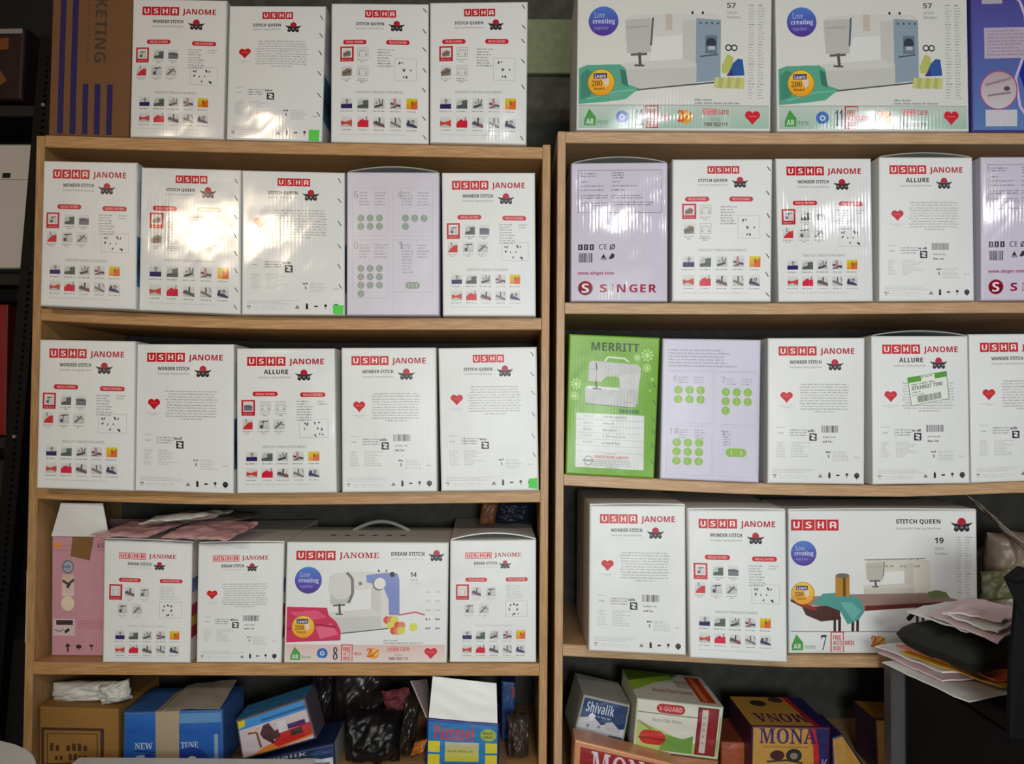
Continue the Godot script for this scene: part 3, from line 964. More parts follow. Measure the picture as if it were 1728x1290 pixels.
func wide_teal() -> ImageTexture:
	sheet(900, 700, Color(0.87, 0.87, 0.85))
	wordmark(0.03, 0.05, 0.27, 0.12)
	txt("JANOME", 0.30, 0.06, 0.53, 0.12, RED)
	emblem(0.88, 0.05, 0.97, 0.13)
	grad(0, 0.838, 1, 1, Color(0.76, 0.81, 0.77), Color(0.64, 0.76, 0.70))
	fill(0, 0.836, 1, 0.840, Color(0.55, 0.62, 0.60))
	blue_roundel(0.134, 0.285, 0.076)
	machine(0.245, 0.24, 0.735, 0.705, Color(0.84, 0.835, 0.82), Color(0.56, 0.63, 0.69), Color(0.89, 0.89, 0.88))
	fill(0.655, 0.38, 0.715, 0.50, Color(0.42, 0.48, 0.54))
	disc(0.685, 0.43, 0.026, Color(0.20, 0.24, 0.30))
	fill(0.67, 0.45, 0.705, 0.475, Color(0.72, 0.76, 0.78))
	stroke([[0.63, 0.52], [0.72, 0.505]], 0.006, Color(0.25, 0.28, 0.32))
	for k in 4: disc(0.63 + 0.03 * k, 0.30, 0.006, Color(0.35, 0.35, 0.42))
	fill(0.45, 0.24, 0.485, 0.35, Color(0.80, 0.74, 0.70))
	poly([[0, 0.60], [0.05, 0.575], [0.22, 0.572], [0.25, 0.60], [0.262, 0.705], [0.32, 0.73], [0.25, 0.80], [0.16, 0.815], [0, 0.83]], Color(0.36, 0.66, 0.56))
	poly([[0.22, 0.60], [0.25, 0.62], [0.265, 0.72], [0.23, 0.70]], Color(0.24, 0.48, 0.42))
	poly([[0.02, 0.64], [0.05, 0.60], [0.11, 0.64], [0.07, 0.78], [0.02, 0.80]], Color(0.28, 0.55, 0.47))
	stroke([[0.30, 0.74], [0.20, 0.75], [0.05, 0.80]], 0.008, Color(0.46, 0.74, 0.64))
	yellow_roundel(0.125, 0.69, 0.066)
	disc(0.775, 0.46, 0.017, INK)
	disc(0.805, 0.46, 0.017, INK)
	disc(0.775, 0.46, 0.011, Color(0.87, 0.87, 0.85))
	disc(0.805, 0.46, 0.011, Color(0.87, 0.87, 0.85))
	poly([[0.74, 0.58], [0.77, 0.50], [0.80, 0.52], [0.80, 0.62], [0.745, 0.63]], Color(0.74, 0.76, 0.42))
	poly([[0.80, 0.56], [0.825, 0.53], [0.85, 0.535], [0.86, 0.64], [0.77, 0.645]], Color(0.20, 0.36, 0.62))
	poly([[0.765, 0.64], [0.80, 0.60], [0.80, 0.645]], Color(0.28, 0.20, 0.48))
	for k in 7: poly([[0.70 + 0.022 * k, 0.72], [0.71 + 0.022 * k, 0.65], [0.73 + 0.022 * k, 0.66], [0.725 + 0.022 * k, 0.73]], Color(0.80, 0.80, 0.50).darkened(0.10 * (k % 2)))
	txt("57", 0.765, 0.16, 0.812, 0.195, Color(0.40, 0.38, 0.34))
	txt("stitch", 0.765, 0.215, 0.82, 0.235, GREY, "sans")
	txt("functions", 0.765, 0.245, 0.835, 0.265, GREY, "sans")
	stitches(0.88, 0.965, 0.17, 0.80, 34)
	greek(0.605, 0.795, 0.70, 0.014, GREY)
	greek(0.605, 0.815, 0.84, 0.014, GREY)
	footer(0.915, [0.095, 0.235, 0.375, 0.56, 0.715, 0.905], "11")
	return ImageTexture.create_from_image(im)


func wide_pink() -> ImageTexture:
	sheet(900, 680, PAPER)
	wordmark(0.06, 0.072, 0.305, 0.148)
	txt("JANOME", 0.325, 0.085, 0.572, 0.145, Color(0.70, 0.08, 0.15), "serif_bold")
	txt("DREAM STITCH", 0.645, 0.080, 0.85, 0.112, INK)
	txt("Automatic Sewing Machine", 0.645, 0.128, 0.85, 0.148, PALE, "sans")
	emblem(0.875, 0.06, 0.975, 0.155)
	blue_roundel(0.14, 0.315, 0.083)
	machine(0.27, 0.245, 0.70, 0.72, Color(0.86, 0.85, 0.84), Color(0.86, 0.85, 0.84), PAPER)
	disc(0.345, 0.36, 0.083, Color(0.84, 0.83, 0.82))
	stroke([[0.375, 0.25], [0.41, 0.30], [0.415, 0.42], [0.39, 0.50]], 0.018, Color(0.48, 0.47, 0.48))
	poly([[0.495, 0.27], [0.62, 0.25], [0.685, 0.255], [0.70, 0.31], [0.705, 0.60], [0.64, 0.60], [0.635, 0.47], [0.60, 0.36], [0.50, 0.33]], Color(0.50, 0.56, 0.78))
	disc(0.575, 0.345, 0.038, Color(0.38, 0.36, 0.40))
	disc(0.58, 0.34, 0.036, Color(0.90, 0.89, 0.88))
	disc(0.46, 0.34, 0.012, GREY)
	disc(0.655, 0.265, 0.016, INK)
	poly([[0, 0.535], [0.26, 0.54], [0.27, 0.60], [0.32, 0.66], [0.345, 0.73], [0.345, 0.81], [0, 0.83]], Color(0.80, 0.20, 0.36))
	poly([[0.03, 0.58], [0.2, 0.56], [0.26, 0.62], [0.12, 0.66]], Color(0.88, 0.34, 0.48))
	poly([[0.19, 0.70], [0.29, 0.67], [0.33, 0.76], [0.22, 0.80]], Color(0.90, 0.40, 0.52))
	stroke([[0.0, 0.72], [0.2, 0.68], [0.32, 0.70]], 0.012, Color(0.62, 0.12, 0.26))
	yellow_roundel(0.115, 0.70, 0.068)
	for k in 9: disc(0.63 + 0.022 * (k % 5) + 0.02 * (k / 5), 0.64 + 0.045 * (k / 3), 0.024, [Color(0.86, 0.36, 0.28), Color(0.88, 0.55, 0.42), Color(0.86, 0.82, 0.36)][k % 3])
	disc(0.79, 0.70, 0.026, Color(0.86, 0.84, 0.36))
	stroke([[0.70, 0.60], [0.80, 0.575], [0.86, 0.60]], 0.009, Color(0.80, 0.35, 0.40))
	txt("14", 0.765, 0.245, 0.805, 0.285, INK)
	txt("stitch", 0.765, 0.30, 0.81, 0.318, GREY, "sans")
	txt("functions", 0.765, 0.33, 0.83, 0.348, PALE, "sans")
	for k in 5:
		greek(0.865, 0.40 + 0.075 * k, 0.90, 0.018, PALE if k < 3 else INK)
		greek(0.925, 0.40 + 0.075 * k, 0.96, 0.018, PALE if k < 3 else INK)
	greek(0.61, 0.805, 0.70, 0.013, GREY)
	greek(0.61, 0.825, 0.85, 0.013, GREY)
	grad(0, 0.845, 1, 1, Color(0.86, 0.74, 0.72), Color(0.90, 0.84, 0.82))
	footer(0.918, [0.095, 0.235, 0.375, 0.55, 0.70, 0.90], "8")
	return ImageTexture.create_from_image(im)


func wide_table() -> ImageTexture:
	sheet(900, 690, PAPER)
	wordmark(0.0125, 0.065, 0.268, 0.142)
	txt("STITCH QUEEN", 0.57, 0.064, 0.805, 0.100, INK)
	txt("Automatic Sewing Machine", 0.57, 0.118, 0.805, 0.140, GREY, "sans")
	emblem(0.86, 0.053, 0.975, 0.148)
	blue_roundel(0.08, 0.30, 0.067)
	machine(0.405, 0.345, 0.745, 0.60, Color(0.84, 0.82, 0.78), Color(0.86, 0.84, 0.78), Color(0.91, 0.91, 0.90))
	stroke([[0.40, 0.345], [0.72, 0.335]], 0.007, Color(0.62, 0.60, 0.58))
	for k in 3: greek(0.51 + 0.075 * k, 0.38, 0.55 + 0.075 * k, 0.016, GREY)
	var wood := Color(0.42, 0.16, 0.16)
	poly([[0.0, 0.61], [0.30, 0.585], [0.72, 0.575], [0.925, 0.63], [0.86, 0.655], [0.40, 0.695], [0.10, 0.66]], Color(0.60, 0.50, 0.46))
	poly([[0.40, 0.665], [0.86, 0.635], [0.925, 0.628], [0.92, 0.645], [0.86, 0.66], [0.40, 0.70]], wood)
	poly([[0.0, 0.615], [0.06, 0.64], [0.13, 0.67], [0.27, 0.66], [0.27, 0.76], [0.17, 0.775], [0.09, 0.73], [0.07, 0.675], [0.0, 0.63]], Color(0.30, 0.17, 0.16))
	poly([[0.06, 0.645], [0.15, 0.68], [0.14, 0.70], [0.07, 0.675]], Color(0.62, 0.16, 0.14))
	for u in [0.235, 0.26, 0.33, 0.355]: fill(u, 0.74, u + 0.014, 0.845, Color(0.22, 0.13, 0.13))
	for u in [0.67, 0.70]: fill(u, 0.68, u + 0.014, 0.845, Color(0.28, 0.17, 0.16))
	poly([[0.66, 0.68], [0.80, 0.665], [0.80, 0.72], [0.77, 0.73], [0.76, 0.70], [0.66, 0.71]], Color(0.28, 0.17, 0.16))
	poly([[0.13, 0.65], [0.18, 0.58], [0.25, 0.575], [0.32, 0.585], [0.38, 0.63], [0.40, 0.70], [0.37, 0.76], [0.31, 0.795], [0.27, 0.70], [0.20, 0.665]], Color(0.32, 0.60, 0.58))
	poly([[0.27, 0.64], [0.33, 0.64], [0.38, 0.70], [0.34, 0.77], [0.30, 0.70]], Color(0.42, 0.70, 0.68))
	fill(0.245, 0.46, 0.32, 0.60, Color(0.72, 0.52, 0.18))
	fill(0.285, 0.46, 0.30, 0.60, Color(0.42, 0.26, 0.10))
	disc(0.283, 0.455, 0.036, Color(0.45, 0.42, 0.38), null, 0.35)
	yellow_roundel(0.075, 0.58, 0.058)
	poly([[0.73, 0.57], [0.78, 0.555], [0.83, 0.57], [0.85, 0.61], [0.75, 0.61]], Color(0.42, 0.50, 0.30))
	txt("19", 0.772, 0.19, 0.82, 0.23, INK)
	txt("stitch", 0.772, 0.255, 0.82, 0.275, GREY, "sans")
	txt("functions", 0.772, 0.29, 0.84, 0.31, GREY, "sans")
	stitches(0.885, 0.975, 0.185, 0.66, 26)
	fill(0, 0.842, 1, 0.848, Color(0.45, 0.45, 0.46))
	footer(0.92, [0.07, -1, 0.245, 0.475, 0.66, 0.905], "7")
	fill(0, 0.985, 1, 0.99, GREY)
	return ImageTexture.create_from_image(im)


func green_box() -> ImageTexture:
	var g := Color(0.44, 0.66, 0.15)
	sheet(480, 720, g)
	grad(0, 0, 1, 0.16, Color(0.50, 0.70, 0.20), g, 10)
	txt("MERRITT", 0.245, 0.052, 0.775, 0.112, Color(0.13, 0.27, 0.07))
	for f in [[0.865, 0.13, 0.065], [0.755, 0.15, 0.035], [0.09, 0.355, 0.058], [0.87, 0.22, 0.045], [0.075, 0.44, 0.045], [0.93, 0.30, 0.02], [0.91, 0.38, 0.014]]:
		var c := Color(0.72, 0.86, 0.52)
		for k in 9: stroke([[f[0], f[1]], [f[0] + f[2] * cos(TAU * k / 9), f[1] + f[2] * 0.667 * sin(TAU * k / 9)]], f[2] * 0.16, c)
		for k in 9: disc(f[0] + f[2] * 0.85 * cos(TAU * k / 9), f[1] + f[2] * 0.567 * sin(TAU * k / 9), f[2] * 0.2, c)
		disc(f[0], f[1], f[2] * 0.3, c.lightened(0.2))
	var b := Color(0.74, 0.74, 0.74)
	stroke([[0.40, 0.185], [0.43, 0.155], [0.62, 0.16], [0.66, 0.185]], 0.02, Color(0.82, 0.86, 0.78))
	poly([[0.23, 0.20], [0.26, 0.185], [0.76, 0.20], [0.80, 0.225], [0.80, 0.29], [0.78, 0.33], [0.78, 0.48], [0.57, 0.48], [0.575, 0.31], [0.53, 0.29], [0.42, 0.295], [0.38, 0.32], [0.36, 0.335], [0.22, 0.33]], b)
	poly([[0.56, 0.285], [0.79, 0.26], [0.78, 0.40], [0.58, 0.40]], Color(0.78, 0.78, 0.79))
	poly([[0.19, 0.375], [0.22, 0.365], [0.56, 0.37], [0.77, 0.38], [0.76, 0.50], [0.72, 0.505], [0.20, 0.49]], b.darkened(0.04))
	poly([[0.22, 0.365], [0.56, 0.37], [0.56, 0.39], [0.19, 0.385]], Color(0.83, 0.83, 0.83))
	stroke([[0.305, 0.20], [0.31, 0.25]], 0.014, INK)
	stroke([[0.31, 0.25], [0.31, 0.385]], 0.006, GREY)
	stroke([[0.31, 0.33], [0.315, 0.385]], 0.022, Color(0.25, 0.27, 0.24))
	stroke([[0.27, 0.383], [0.37, 0.385]], 0.012, Color(0.30, 0.32, 0.30))
	greek(0.24, 0.235, 0.29, 0.012, GREY)
	greek(0.43, 0.235, 0.50, 0.010, Color(0.6, 0.55, 0.66))
	stroke([[0.20, 0.492], [0.74, 0.508]], 0.010, Color(0.28, 0.42, 0.18))
	greek(0.62, 0.465, 0.71, 0.010, Color(0.35, 0.45, 0.38))
	poly([[0.57, 0.52], [0.80, 0.52], [0.80, 0.55], [0.57, 0.55]], Color(0.24, 0.50, 0.22))
	greek(0.59, 0.528, 0.78, 0.014, Color(0.14, 0.32, 0.16))
	poly([[0.10, 0.560], [0.855, 0.560], [0.875, 0.945], [0.105, 0.945]], Color(0.86, 0.87, 0.86))
	for k in 6: fill(0.105, 0.602 + 0.046 * k, 0.86, 0.605 + 0.046 * k, Color(0.68, 0.70, 0.70))
	var rows := [["TITLE", "SEWING MACHINE"], ["MODEL", ""], ["M.R.P", ""], ["QTY", "1 (One) unit"], ["MONTH", ""]]
	for k in 5:
		txt(rows[k][0], 0.185, 0.572 + 0.046 * k, 0.29, 0.588 + 0.046 * k, GREY, "sans")
		if k in [0, 3]: txt(rows[k][1], 0.40, 0.572 + 0.046 * k, 0.66, 0.588 + 0.046 * k, Color(0.36, 0.36, 0.38), "sans")
		else: greek(0.40, 0.572 + 0.046 * k, 0.50 + 0.03 * k, 0.016, GREY)
	txt("Marketed by", 0.43, 0.838, 0.56, 0.850, GREY, "sans")
	txt("SINGER INDIA LIMITED", 0.31, 0.856, 0.70, 0.874, Color(0.70, 0.30, 0.32))
	centred(0.52, 0.882, 0.22, 5, 0.0125, 0.008, GREY)
	disc(0.25, 0.895, 0.052, Color(0.55, 0.56, 0.56))
	disc(0.25, 0.895, 0.042, Color(0.86, 0.87, 0.86))
	fill(0.19, 0.888, 0.31, 0.902, Color(0.55, 0.56, 0.56))
	return ImageTexture.create_from_image(im)


func blue_wide() -> ImageTexture:
	sheet(900, 700, Color(0.32, 0.30, 0.62))
	grad(0, 0, 0.33, 1, Color(0.31, 0.26, 0.58), Color(0.36, 0.50, 0.72))
	poly([[0.29, 0], [1, 0], [1, 1], [0.36, 1], [0.29, 0.80], [0.24, 0.62], [0.29, 0.40], [0.30, 0.20]], Color(0.10, 0.17, 0.62))
	for k in 14: fill(0.32, 0.55 + 0.012 * k, 0.9, 0.553 + 0.012 * k, Color(0.20, 0.30, 0.75))
	stroke([[0.20, 0.10], [0.25, 0.16], [0.275, 0.25], [0.28, 0.33], [0.265, 0.52], [0.225, 0.66], [0.25, 0.84], [0.33, 0.98]], 0.014, Color(0.80, 0.72, 0.86))
	fill(0.055, 0.145, 0.16, 0.175, Color(0.70, 0.68, 0.74))
	fill(0.065, 0.33, 0.36, 0.53, Color(0.74, 0.68, 0.76))
	column(0.08, 0.345, 0.34, 8, 0.022, 0.012, Color(0.58, 0.52, 0.60), 0.4)
	disc(0.138, 0.735, 0.098, Color(0.70, 0.28, 0.50))
	disc(0.138, 0.735, 0.092, Color(0.72, 0.64, 0.66), Color(0.80, 0.78, 0.80))
	stroke([[0.07, 0.70], [0.2, 0.66]], 0.012, Color(0.60, 0.52, 0.56))
	disc(0.18, 0.725, 0.016, Color(0.36, 0.30, 0.32), null, 0.7)
	stroke([[0.08, 0.77], [0.20, 0.75]], 0.010, Color(0.55, 0.50, 0.54))
	fill(0.07, 0.86, 0.235, 0.965, Color(0.80, 0.79, 0.82))
	return ImageTexture.create_from_image(im)


func kraft(kind: String) -> ImageTexture:
	var k := Color(0.47, 0.32, 0.19)
	if kind == "stripes":
		sheet(300, 640, k)
		for v in 320: fill(0, v / 320.0, 1, (v + 1) / 320.0, k.darkened(rng.randf() * 0.05))
		var b := Color(0.15, 0.11, 0.34)
		for u in [0.105, 0.26]: fill(u, 0, u + 0.075, 1, b)
		for u in [0.415, 0.565, 0.715]: fill(u, 0.70, u + 0.072, 1, b)
		txt("MARKETING", 0.55, -0.04, 0.69, 0.575, Color(0.27, 0.22, 0.17), "sans_bold", 1)
		for v in 18: fill(0.45, 0.06 + 0.029 * v, 0.48, 0.075 + 0.029 * v, Color(0.42, 0.27, 0.15))
	else:
		sheet(420, 420, Color(0.56, 0.40, 0.17))
		var d := Color(0.26, 0.15, 0.06)
		frame(0.02, 0.34, 0.82, 0.99, 0.045, d)
		frame(0.10, 0.43, 0.74, 0.95, 0.012, d)
		greek(0.14, 0.60, 0.70, 0.13, d)
		greek(0.20, 0.78, 0.64, 0.11, d)
	return ImageTexture.create_from_image(im)


func pink_print() -> ImageTexture:
	var c := Color(0.76, 0.55, 0.60)
	sheet(360, 680, c)
	fill(0.04, 0.0, 0.96, 0.008, c.darkened(0.1))
	fill(0.05, 0.055, 0.18, 0.095, Color(0.86, 0.55, 0.24))
	stroke([[0.20, 0.082], [0.40, 0.074]], 0.012, GREY)
	txt("A 120", 0.80, 0.055, 0.97, 0.095, Color(0.28, 0.20, 0.28))
	fill(0.02, 0.115, 0.98, 0.12, c.darkened(0.18))
	disc(0.29, 0.255, 0.105, Color(0.36, 0.38, 0.42))
	disc(0.29, 0.255, 0.088, Color(0.60, 0.64, 0.68))
	greek(0.21, 0.24, 0.34, 0.025, Color(0.32, 0.34, 0.44))
	grad(0.19, 0.32, 0.40, 0.50, Color(0.80, 0.70, 0.66), Color(0.84, 0.76, 0.72), 6)
	stroke([[0.20, 0.37], [0.30, 0.40], [0.40, 0.36]], 0.04, Color(0.28, 0.25, 0.26))
	stroke([[0.33, 0.39], [0.28, 0.43]], 0.05, Color(0.24, 0.22, 0.24))
	disc(0.29, 0.56, 0.115, Color(0.87, 0.80, 0.70))
	fill(0.02, 0.69, 0.42, 0.83, Color(0.80, 0.72, 0.72))
	fill(0.09, 0.70, 0.38, 0.74, Color(0.20, 0.18, 0.20))
	stroke([[0.06, 0.78], [0.16, 0.795], [0.22, 0.775]], 0.025, GREY)
	stroke([[0.24, 0.80], [0.32, 0.775]], 0.045, INK)
	column(0.47, 0.70, 0.97, 4, 0.018, 0.010, Color(0.66, 0.36, 0.42), 0.2)
	poly([[0.24, 0.92], [0.29, 0.89], [0.34, 0.92]], INK)
	fill(0.275, 0.915, 0.305, 0.965, INK)
	disc(0.48, 0.92, 0.05, INK, null, 0.6)
	stroke([[0.48, 0.92], [0.48, 0.95]], 0.014, INK)
	poly([[0.65, 0.905], [0.74, 0.905], [0.70, 0.93]], INK)
	stroke([[0.70, 0.92], [0.70, 0.945]], 0.014, INK)
	return ImageTexture.create_from_image(im)


func small_print(kind: String) -> ImageTexture:
	match kind:
		"tune":
			sheet(500, 400, Color(0.13, 0.36, 0.68))
			grad(0.02, 0.02, 0.98, 0.4, Color(0.14, 0.42, 0.72), Color(0.12, 0.34, 0.66), 10)
			frame(0, 0, 1, 1, 0.02, Color(0.55, 0.66, 0.78))
			fill(0.55, 0.05, 0.98, 0.22, Color(0.36, 0.55, 0.74))
			txt("NEW", 0.12, 0.56, 0.30, 0.67, Color(0.78, 0.82, 0.86), "serif_bold")
			txt("TUNE", 0.58, 0.55, 0.75, 0.66, Color(0.78, 0.82, 0.86), "serif_bold")
			stroke([[0.12, 0.71], [0.32, 0.73]], 0.018, Color(0.10, 0.18, 0.42))
			disc(0.19, 0.88, 0.08, Color(0.66, 0.72, 0.78))
			fill(0.22, 0.76, 0.30, 0.98, Color(0.16, 0.20, 0.62))
			disc(0.68, 0.84, 0.16, Color(0.10, 0.22, 0.58))
			disc(0.69, 0.86, 0.045, Color(0.84, 0.86, 0.84))
			for k in 12: disc(0.93, 0.45 + 0.045 * k, 0.022, Color(0.52, 0.62, 0.74))
		"picture":
			sheet(500, 360, Color(0.76, 0.70, 0.72))
			fill(0, 0, 1, 0.27, Color(0.20, 0.52, 0.78))
			fill(0.35, 0.16, 1, 0.22, Color(0.14, 0.34, 0.55))
			poly([[0, 0.05], [0.13, 0.02], [0.12, 0.20], [0.0, 0.24]], Color(0.80, 0.72, 0.16))
			poly([[0.10, 1], [0.30, 0.84], [0.55, 0.74], [1, 0.76], [1, 0.88], [0.4, 0.98]], Color(0.82, 0.46, 0.12))
			poly([[0.45, 0.84], [0.52, 0.62], [0.98, 0.56], [0.98, 0.84], [0.5, 0.92]], Color(0.72, 0.12, 0.12))
			fill(0.68, 0.46, 0.92, 0.58, Color(0.28, 0.15, 0.38))
			fill(0.70, 0.62, 0.86, 0.76, Color(0.22, 0.14, 0.10))
			poly([[0.30, 0.50], [0.36, 0.32], [0.44, 0.30], [0.50, 0.52], [0.56, 0.50], [0.56, 0.70], [0.40, 0.74], [0.33, 0.62]], Color(0.30, 0.18, 0.20))
			stroke([[0.14, 0.40], [0.26, 0.44], [0.28, 0.82]], 0.03, Color(0.46, 0.28, 0.20))
			stroke([[0.22, 0.42], [0.30, 0.34]], 0.02, Color(0.84, 0.60, 0.20))
			stroke([[0.40, 0.66], [0.46, 0.80]], 0.05, Color(0.24, 0.14, 0.24))
			fill(0.55, 0.34, 0.66, 0.60, Color(0.80, 0.78, 0.80))
		"shiva":
			sheet(420, 380, Color(0.75, 0.75, 0.78))
			poly([[0, 0], [1, 0], [1, 0.55], [0.80, 0.62], [0.70, 0.48], [0.48, 0.58], [0.30, 0.42], [0.0, 0.52]], Color(0.10, 0.20, 0.38))
			txt("Shivalik", 0.12, 0.10, 0.70, 0.34, Color(0.74, 0.77, 0.82))
			greek(0.26, 0.38, 0.66, 0.05, Color(0.60, 0.66, 0.76))
			poly([[0.02, 0.60], [0.30, 0.52], [0.34, 0.40], [0.26, 0.34], [0.20, 0.42], [0.22, 0.52]], Color(0.83, 0.83, 0.86))
			fill(0.2, 0.62, 0.26, 0.69, GREY)
			fill(0.42, 0.60, 0.48, 0.66, GREY)
			poly([[0.56, 0.5], [0.70, 0.46], [0.88, 0.62], [0.86, 0.70], [0.56, 0.66]], Color(0.70, 0.69, 0.71))
			fill(0.0, 0.72, 0.9, 0.74, Color(0.66, 0.66, 0.70))
			fill(0.68, 0.76, 0.94, 0.94, Color(0.32, 0.35, 0.40))
			greek(0.70, 0.79, 0.92, 0.04, Color(0.6, 0.62, 0.62))
			greek(0.70, 0.86, 0.92, 0.04, Color(0.6, 0.62, 0.62))
		"heater":
			sheet(520, 340, Color(0.80, 0.79, 0.74))
			poly([[0, 0.42], [0.18, 0.50], [0.42, 0.62], [0.60, 0.78], [1, 0.60], [1, 0.95], [0, 0.95]], Color(0.66, 0.70, 0.40))
			poly([[0.34, 0.62], [0.56, 0.68], [0.68, 0.60], [0.68, 0.94], [0.30, 0.94]], Color(0.40, 0.56, 0.24))
			stroke([[0.0, 0.40], [0.14, 0.52], [0.24, 0.64]], 0.008, Color(0.20, 0.24, 0.14))
			stroke([[0.04, 0.40], [0.18, 0.52], [0.28, 0.64]], 0.006, Color(0.20, 0.24, 0.14))
			fill(0, 0.235, 0.72, 0.255, Color(0.42, 0.48, 0.40))
			pill(0.235, 0.05, 0.56, 0.225, Color(0.64, 0.10, 0.14))
			txt("V-GUARD", 0.26, 0.09, 0.53, 0.18, Color(0.90, 0.70, 0.70))
			txt("Room Filter Heater", 0.20, 0.33, 0.54, 0.40, Color(0.46, 0.46, 0.44), "sans")
			pill(0.06, 0.58, 0.36, 0.85, Color(0.72, 0.13, 0.09))
			fill(0.05, 0.72, 0.37, 0.75, Color(0.42, 0.10, 0.10))
			fill(0.71, 0.03, 0.95, 0.94, Color(0.36, 0.08, 0.10))
			fill(0.72, 0.05, 0.94, 0.92, Color(0.52, 0.10, 0.13))
			fill(0.76, 0.08, 0.83, 0.90, Color(0.76, 0.70, 0.66))
			for k in 5: greek(0.775, 0.2 + 0.12 * k, 0.82, 0.05, GREY)
			fill(0.965, 0.2, 1, 0.85, Color(0.44, 0.62, 0.22))
		"heater_top":
			sheet(520, 260, Color(0.82, 0.81, 0.76))
			poly([[0, 0], [0.7, 0], [0.62, 0.12], [0.3, 0.30], [0, 0.62]], Color(0.30, 0.42, 0.12))
			poly([[0, 0.75], [0, 0.42], [0.3, 0.22], [0.56, 0.06], [0.62, 0.2], [0.35, 0.38]], Color(0.58, 0.72, 0.22))
			txt("Room Filter Heater", 0.25, 0.58, 0.74, 0.72, Color(0.62, 0.28, 0.26), "serif_bold")
			fill(0.58, 0.25, 0.76, 0.50, Color(0.66, 0.67, 0.60))
			fill(0.76, 0.06, 0.94, 0.92, Color(0.70, 0.22, 0.10))
			fill(0.80, 0.1, 0.86, 0.88, Color(0.80, 0.48, 0.32))
		"monarch":
			sheet(480, 300, Color(0.72, 0.53, 0.24))
			poly([[0.80, 0], [1, 0], [1, 1], [0.78, 1], [0.86, 0.6], [0.85, 0.35]], Color(0.14, 0.12, 0.34))
			poly([[0.70, 0], [0.80, 0], [0.85, 0.35], [0.86, 0.6], [0.78, 1], [0.72, 1], [0.79, 0.6], [0.78, 0.35]], Color(0.70, 0.10, 0.13))
			txt("MONA", 0.10, 0.04, 0.83, 0.29, Color(0.22, 0.10, 0.36), "serif_bold")
			greek(0.15, 0.33, 0.74, 0.03, Color(0.46, 0.34, 0.20))
			disc(0.54, 0.49, 0.10, Color(0.15, 0.13, 0.12), null, 0.7)
			disc(0.54, 0.50, 0.05, Color(0.5, 0.45, 0.4), null, 0.7)
			disc(0.33, 0.49, 0.09, Color(0.26, 0.12, 0.12), null, 0.6)
			stroke([[0.2, 0.60], [0.45, 0.57], [0.65, 0.62]], 0.02, Color(0.2, 0.16, 0.14))
			txt("K", 0.89, 0.55, 0.97, 0.75, Color(0.6, 0.45, 0.62))
		"monarch_top":
			sheet(480, 240, Color(0.74, 0.55, 0.25))
			poly([[0.80, 0], [1, 0], [1, 1], [0.88, 1], [0.80, 0.5]], Color(0.14, 0.12, 0.34))
			poly([[0.72, 0], [0.80, 0], [0.82, 0.5], [0.88, 1], [0.80, 1], [0.76, 0.5]], Color(0.70, 0.10, 0.13))
			txt("MONA", 0.12, 0.60, 0.80, 0.88, Color(0.24, 0.12, 0.30), "serif_bold", 2)
			disc(0.32, 0.24, 0.11, Color(0.22, 0.17, 0.14), null, 0.5)
			disc(0.60, 0.10, 0.10, Color(0.28, 0.20, 0.14), null, 0.5)
		"mon":
			sheet(520, 300, Color(0.55, 0.08, 0.11))
			frame(0, 0, 1, 1, 0.06, Color(0.76, 0.52, 0.36))
			txt("MONA", 0.17, 0.13, 0.86, 0.66, Color(0.80, 0.74, 0.78), "serif_bold")
		"pammel":
			sheet(480, 340, Color(0.12, 0.44, 0.68))
			fill(0, 0.0, 1, 0.06, Color(0.10, 0.22, 0.62))
			txt("Pammel", 0.10, 0.10, 0.66, 0.40, Color(0.80, 0.20, 0.24), "serif_bold")
			disc(0.85, 0.27, 0.11, Color(0.62, 0.66, 0.28), null, 0.85)
			greek(0.77, 0.20, 0.93, 0.05, Color(0.30, 0.40, 0.14))
			greek(0.77, 0.29, 0.93, 0.05, Color(0.30, 0.40, 0.14))
			for u in [0.0, 0.78]:
				fill(u + 0.03, 0.44, u + 0.19, 0.66, Color(0.80, 0.76, 0.18))
				fill(u + 0.03, 0.70, u + 0.19, 0.98, Color(0.80, 0.74, 0.12))
			grad(0.26, 0.44, 0.72, 0.84, Color(0.72, 0.70, 0.62), Color(0.74, 0.70, 0.18), 6)
			fill(0.22, 0.88, 0.74, 1.0, Color(0.12, 0.30, 0.60))
			greek(0.3, 0.60, 0.66, 0.05, Color(0.52, 0.50, 0.22))
		"price":
			sheet(300, 280, Color(0.90, 0.92, 0.88))
			frame(0, 0, 1, 1, 0.016, Color(0.50, 0.54, 0.46))
			fill(0, 0, 0.34, 0.20, Color(0.34, 0.62, 0.20))
			fill(0.68, 0, 1, 0.20, Color(0.34, 0.62, 0.20))
			greek(0.36, 0.03, 0.66, 0.06, Color(0.4, 0.45, 0.38))
			greek(0.08, 0.235, 0.70, 0.075, GREY)
			txt("07610027 7590", 0.08, 0.34, 0.86, 0.48, Color(0.36, 0.36, 0.38))
			greek(0.06, 0.53, 0.30, 0.05, GREY)
			greek(0.06, 0.62, 0.40, 0.05, GREY)
			barcode(0.18, 0.70, 0.80, 0.93, Color(0.3, 0.3, 0.32))
		"cushion":
			sheet(300, 420, Color(0.83, 0.84, 0.84))
			grad(0, 0.50, 1, 0.66, Color(0.20, 0.42, 0.58), Color(0.16, 0.30, 0.42), 8)
			grad(0, 0.66, 1, 0.84, Color(0.12, 0.18, 0.28), Color(0.24, 0.46, 0.60), 8)
			disc(0.4, 0.55, 0.12, Color(0.15, 0.22, 0.34))
			disc(0.1, 0.25, 0.2, Color(0.75, 0.76, 0.78))
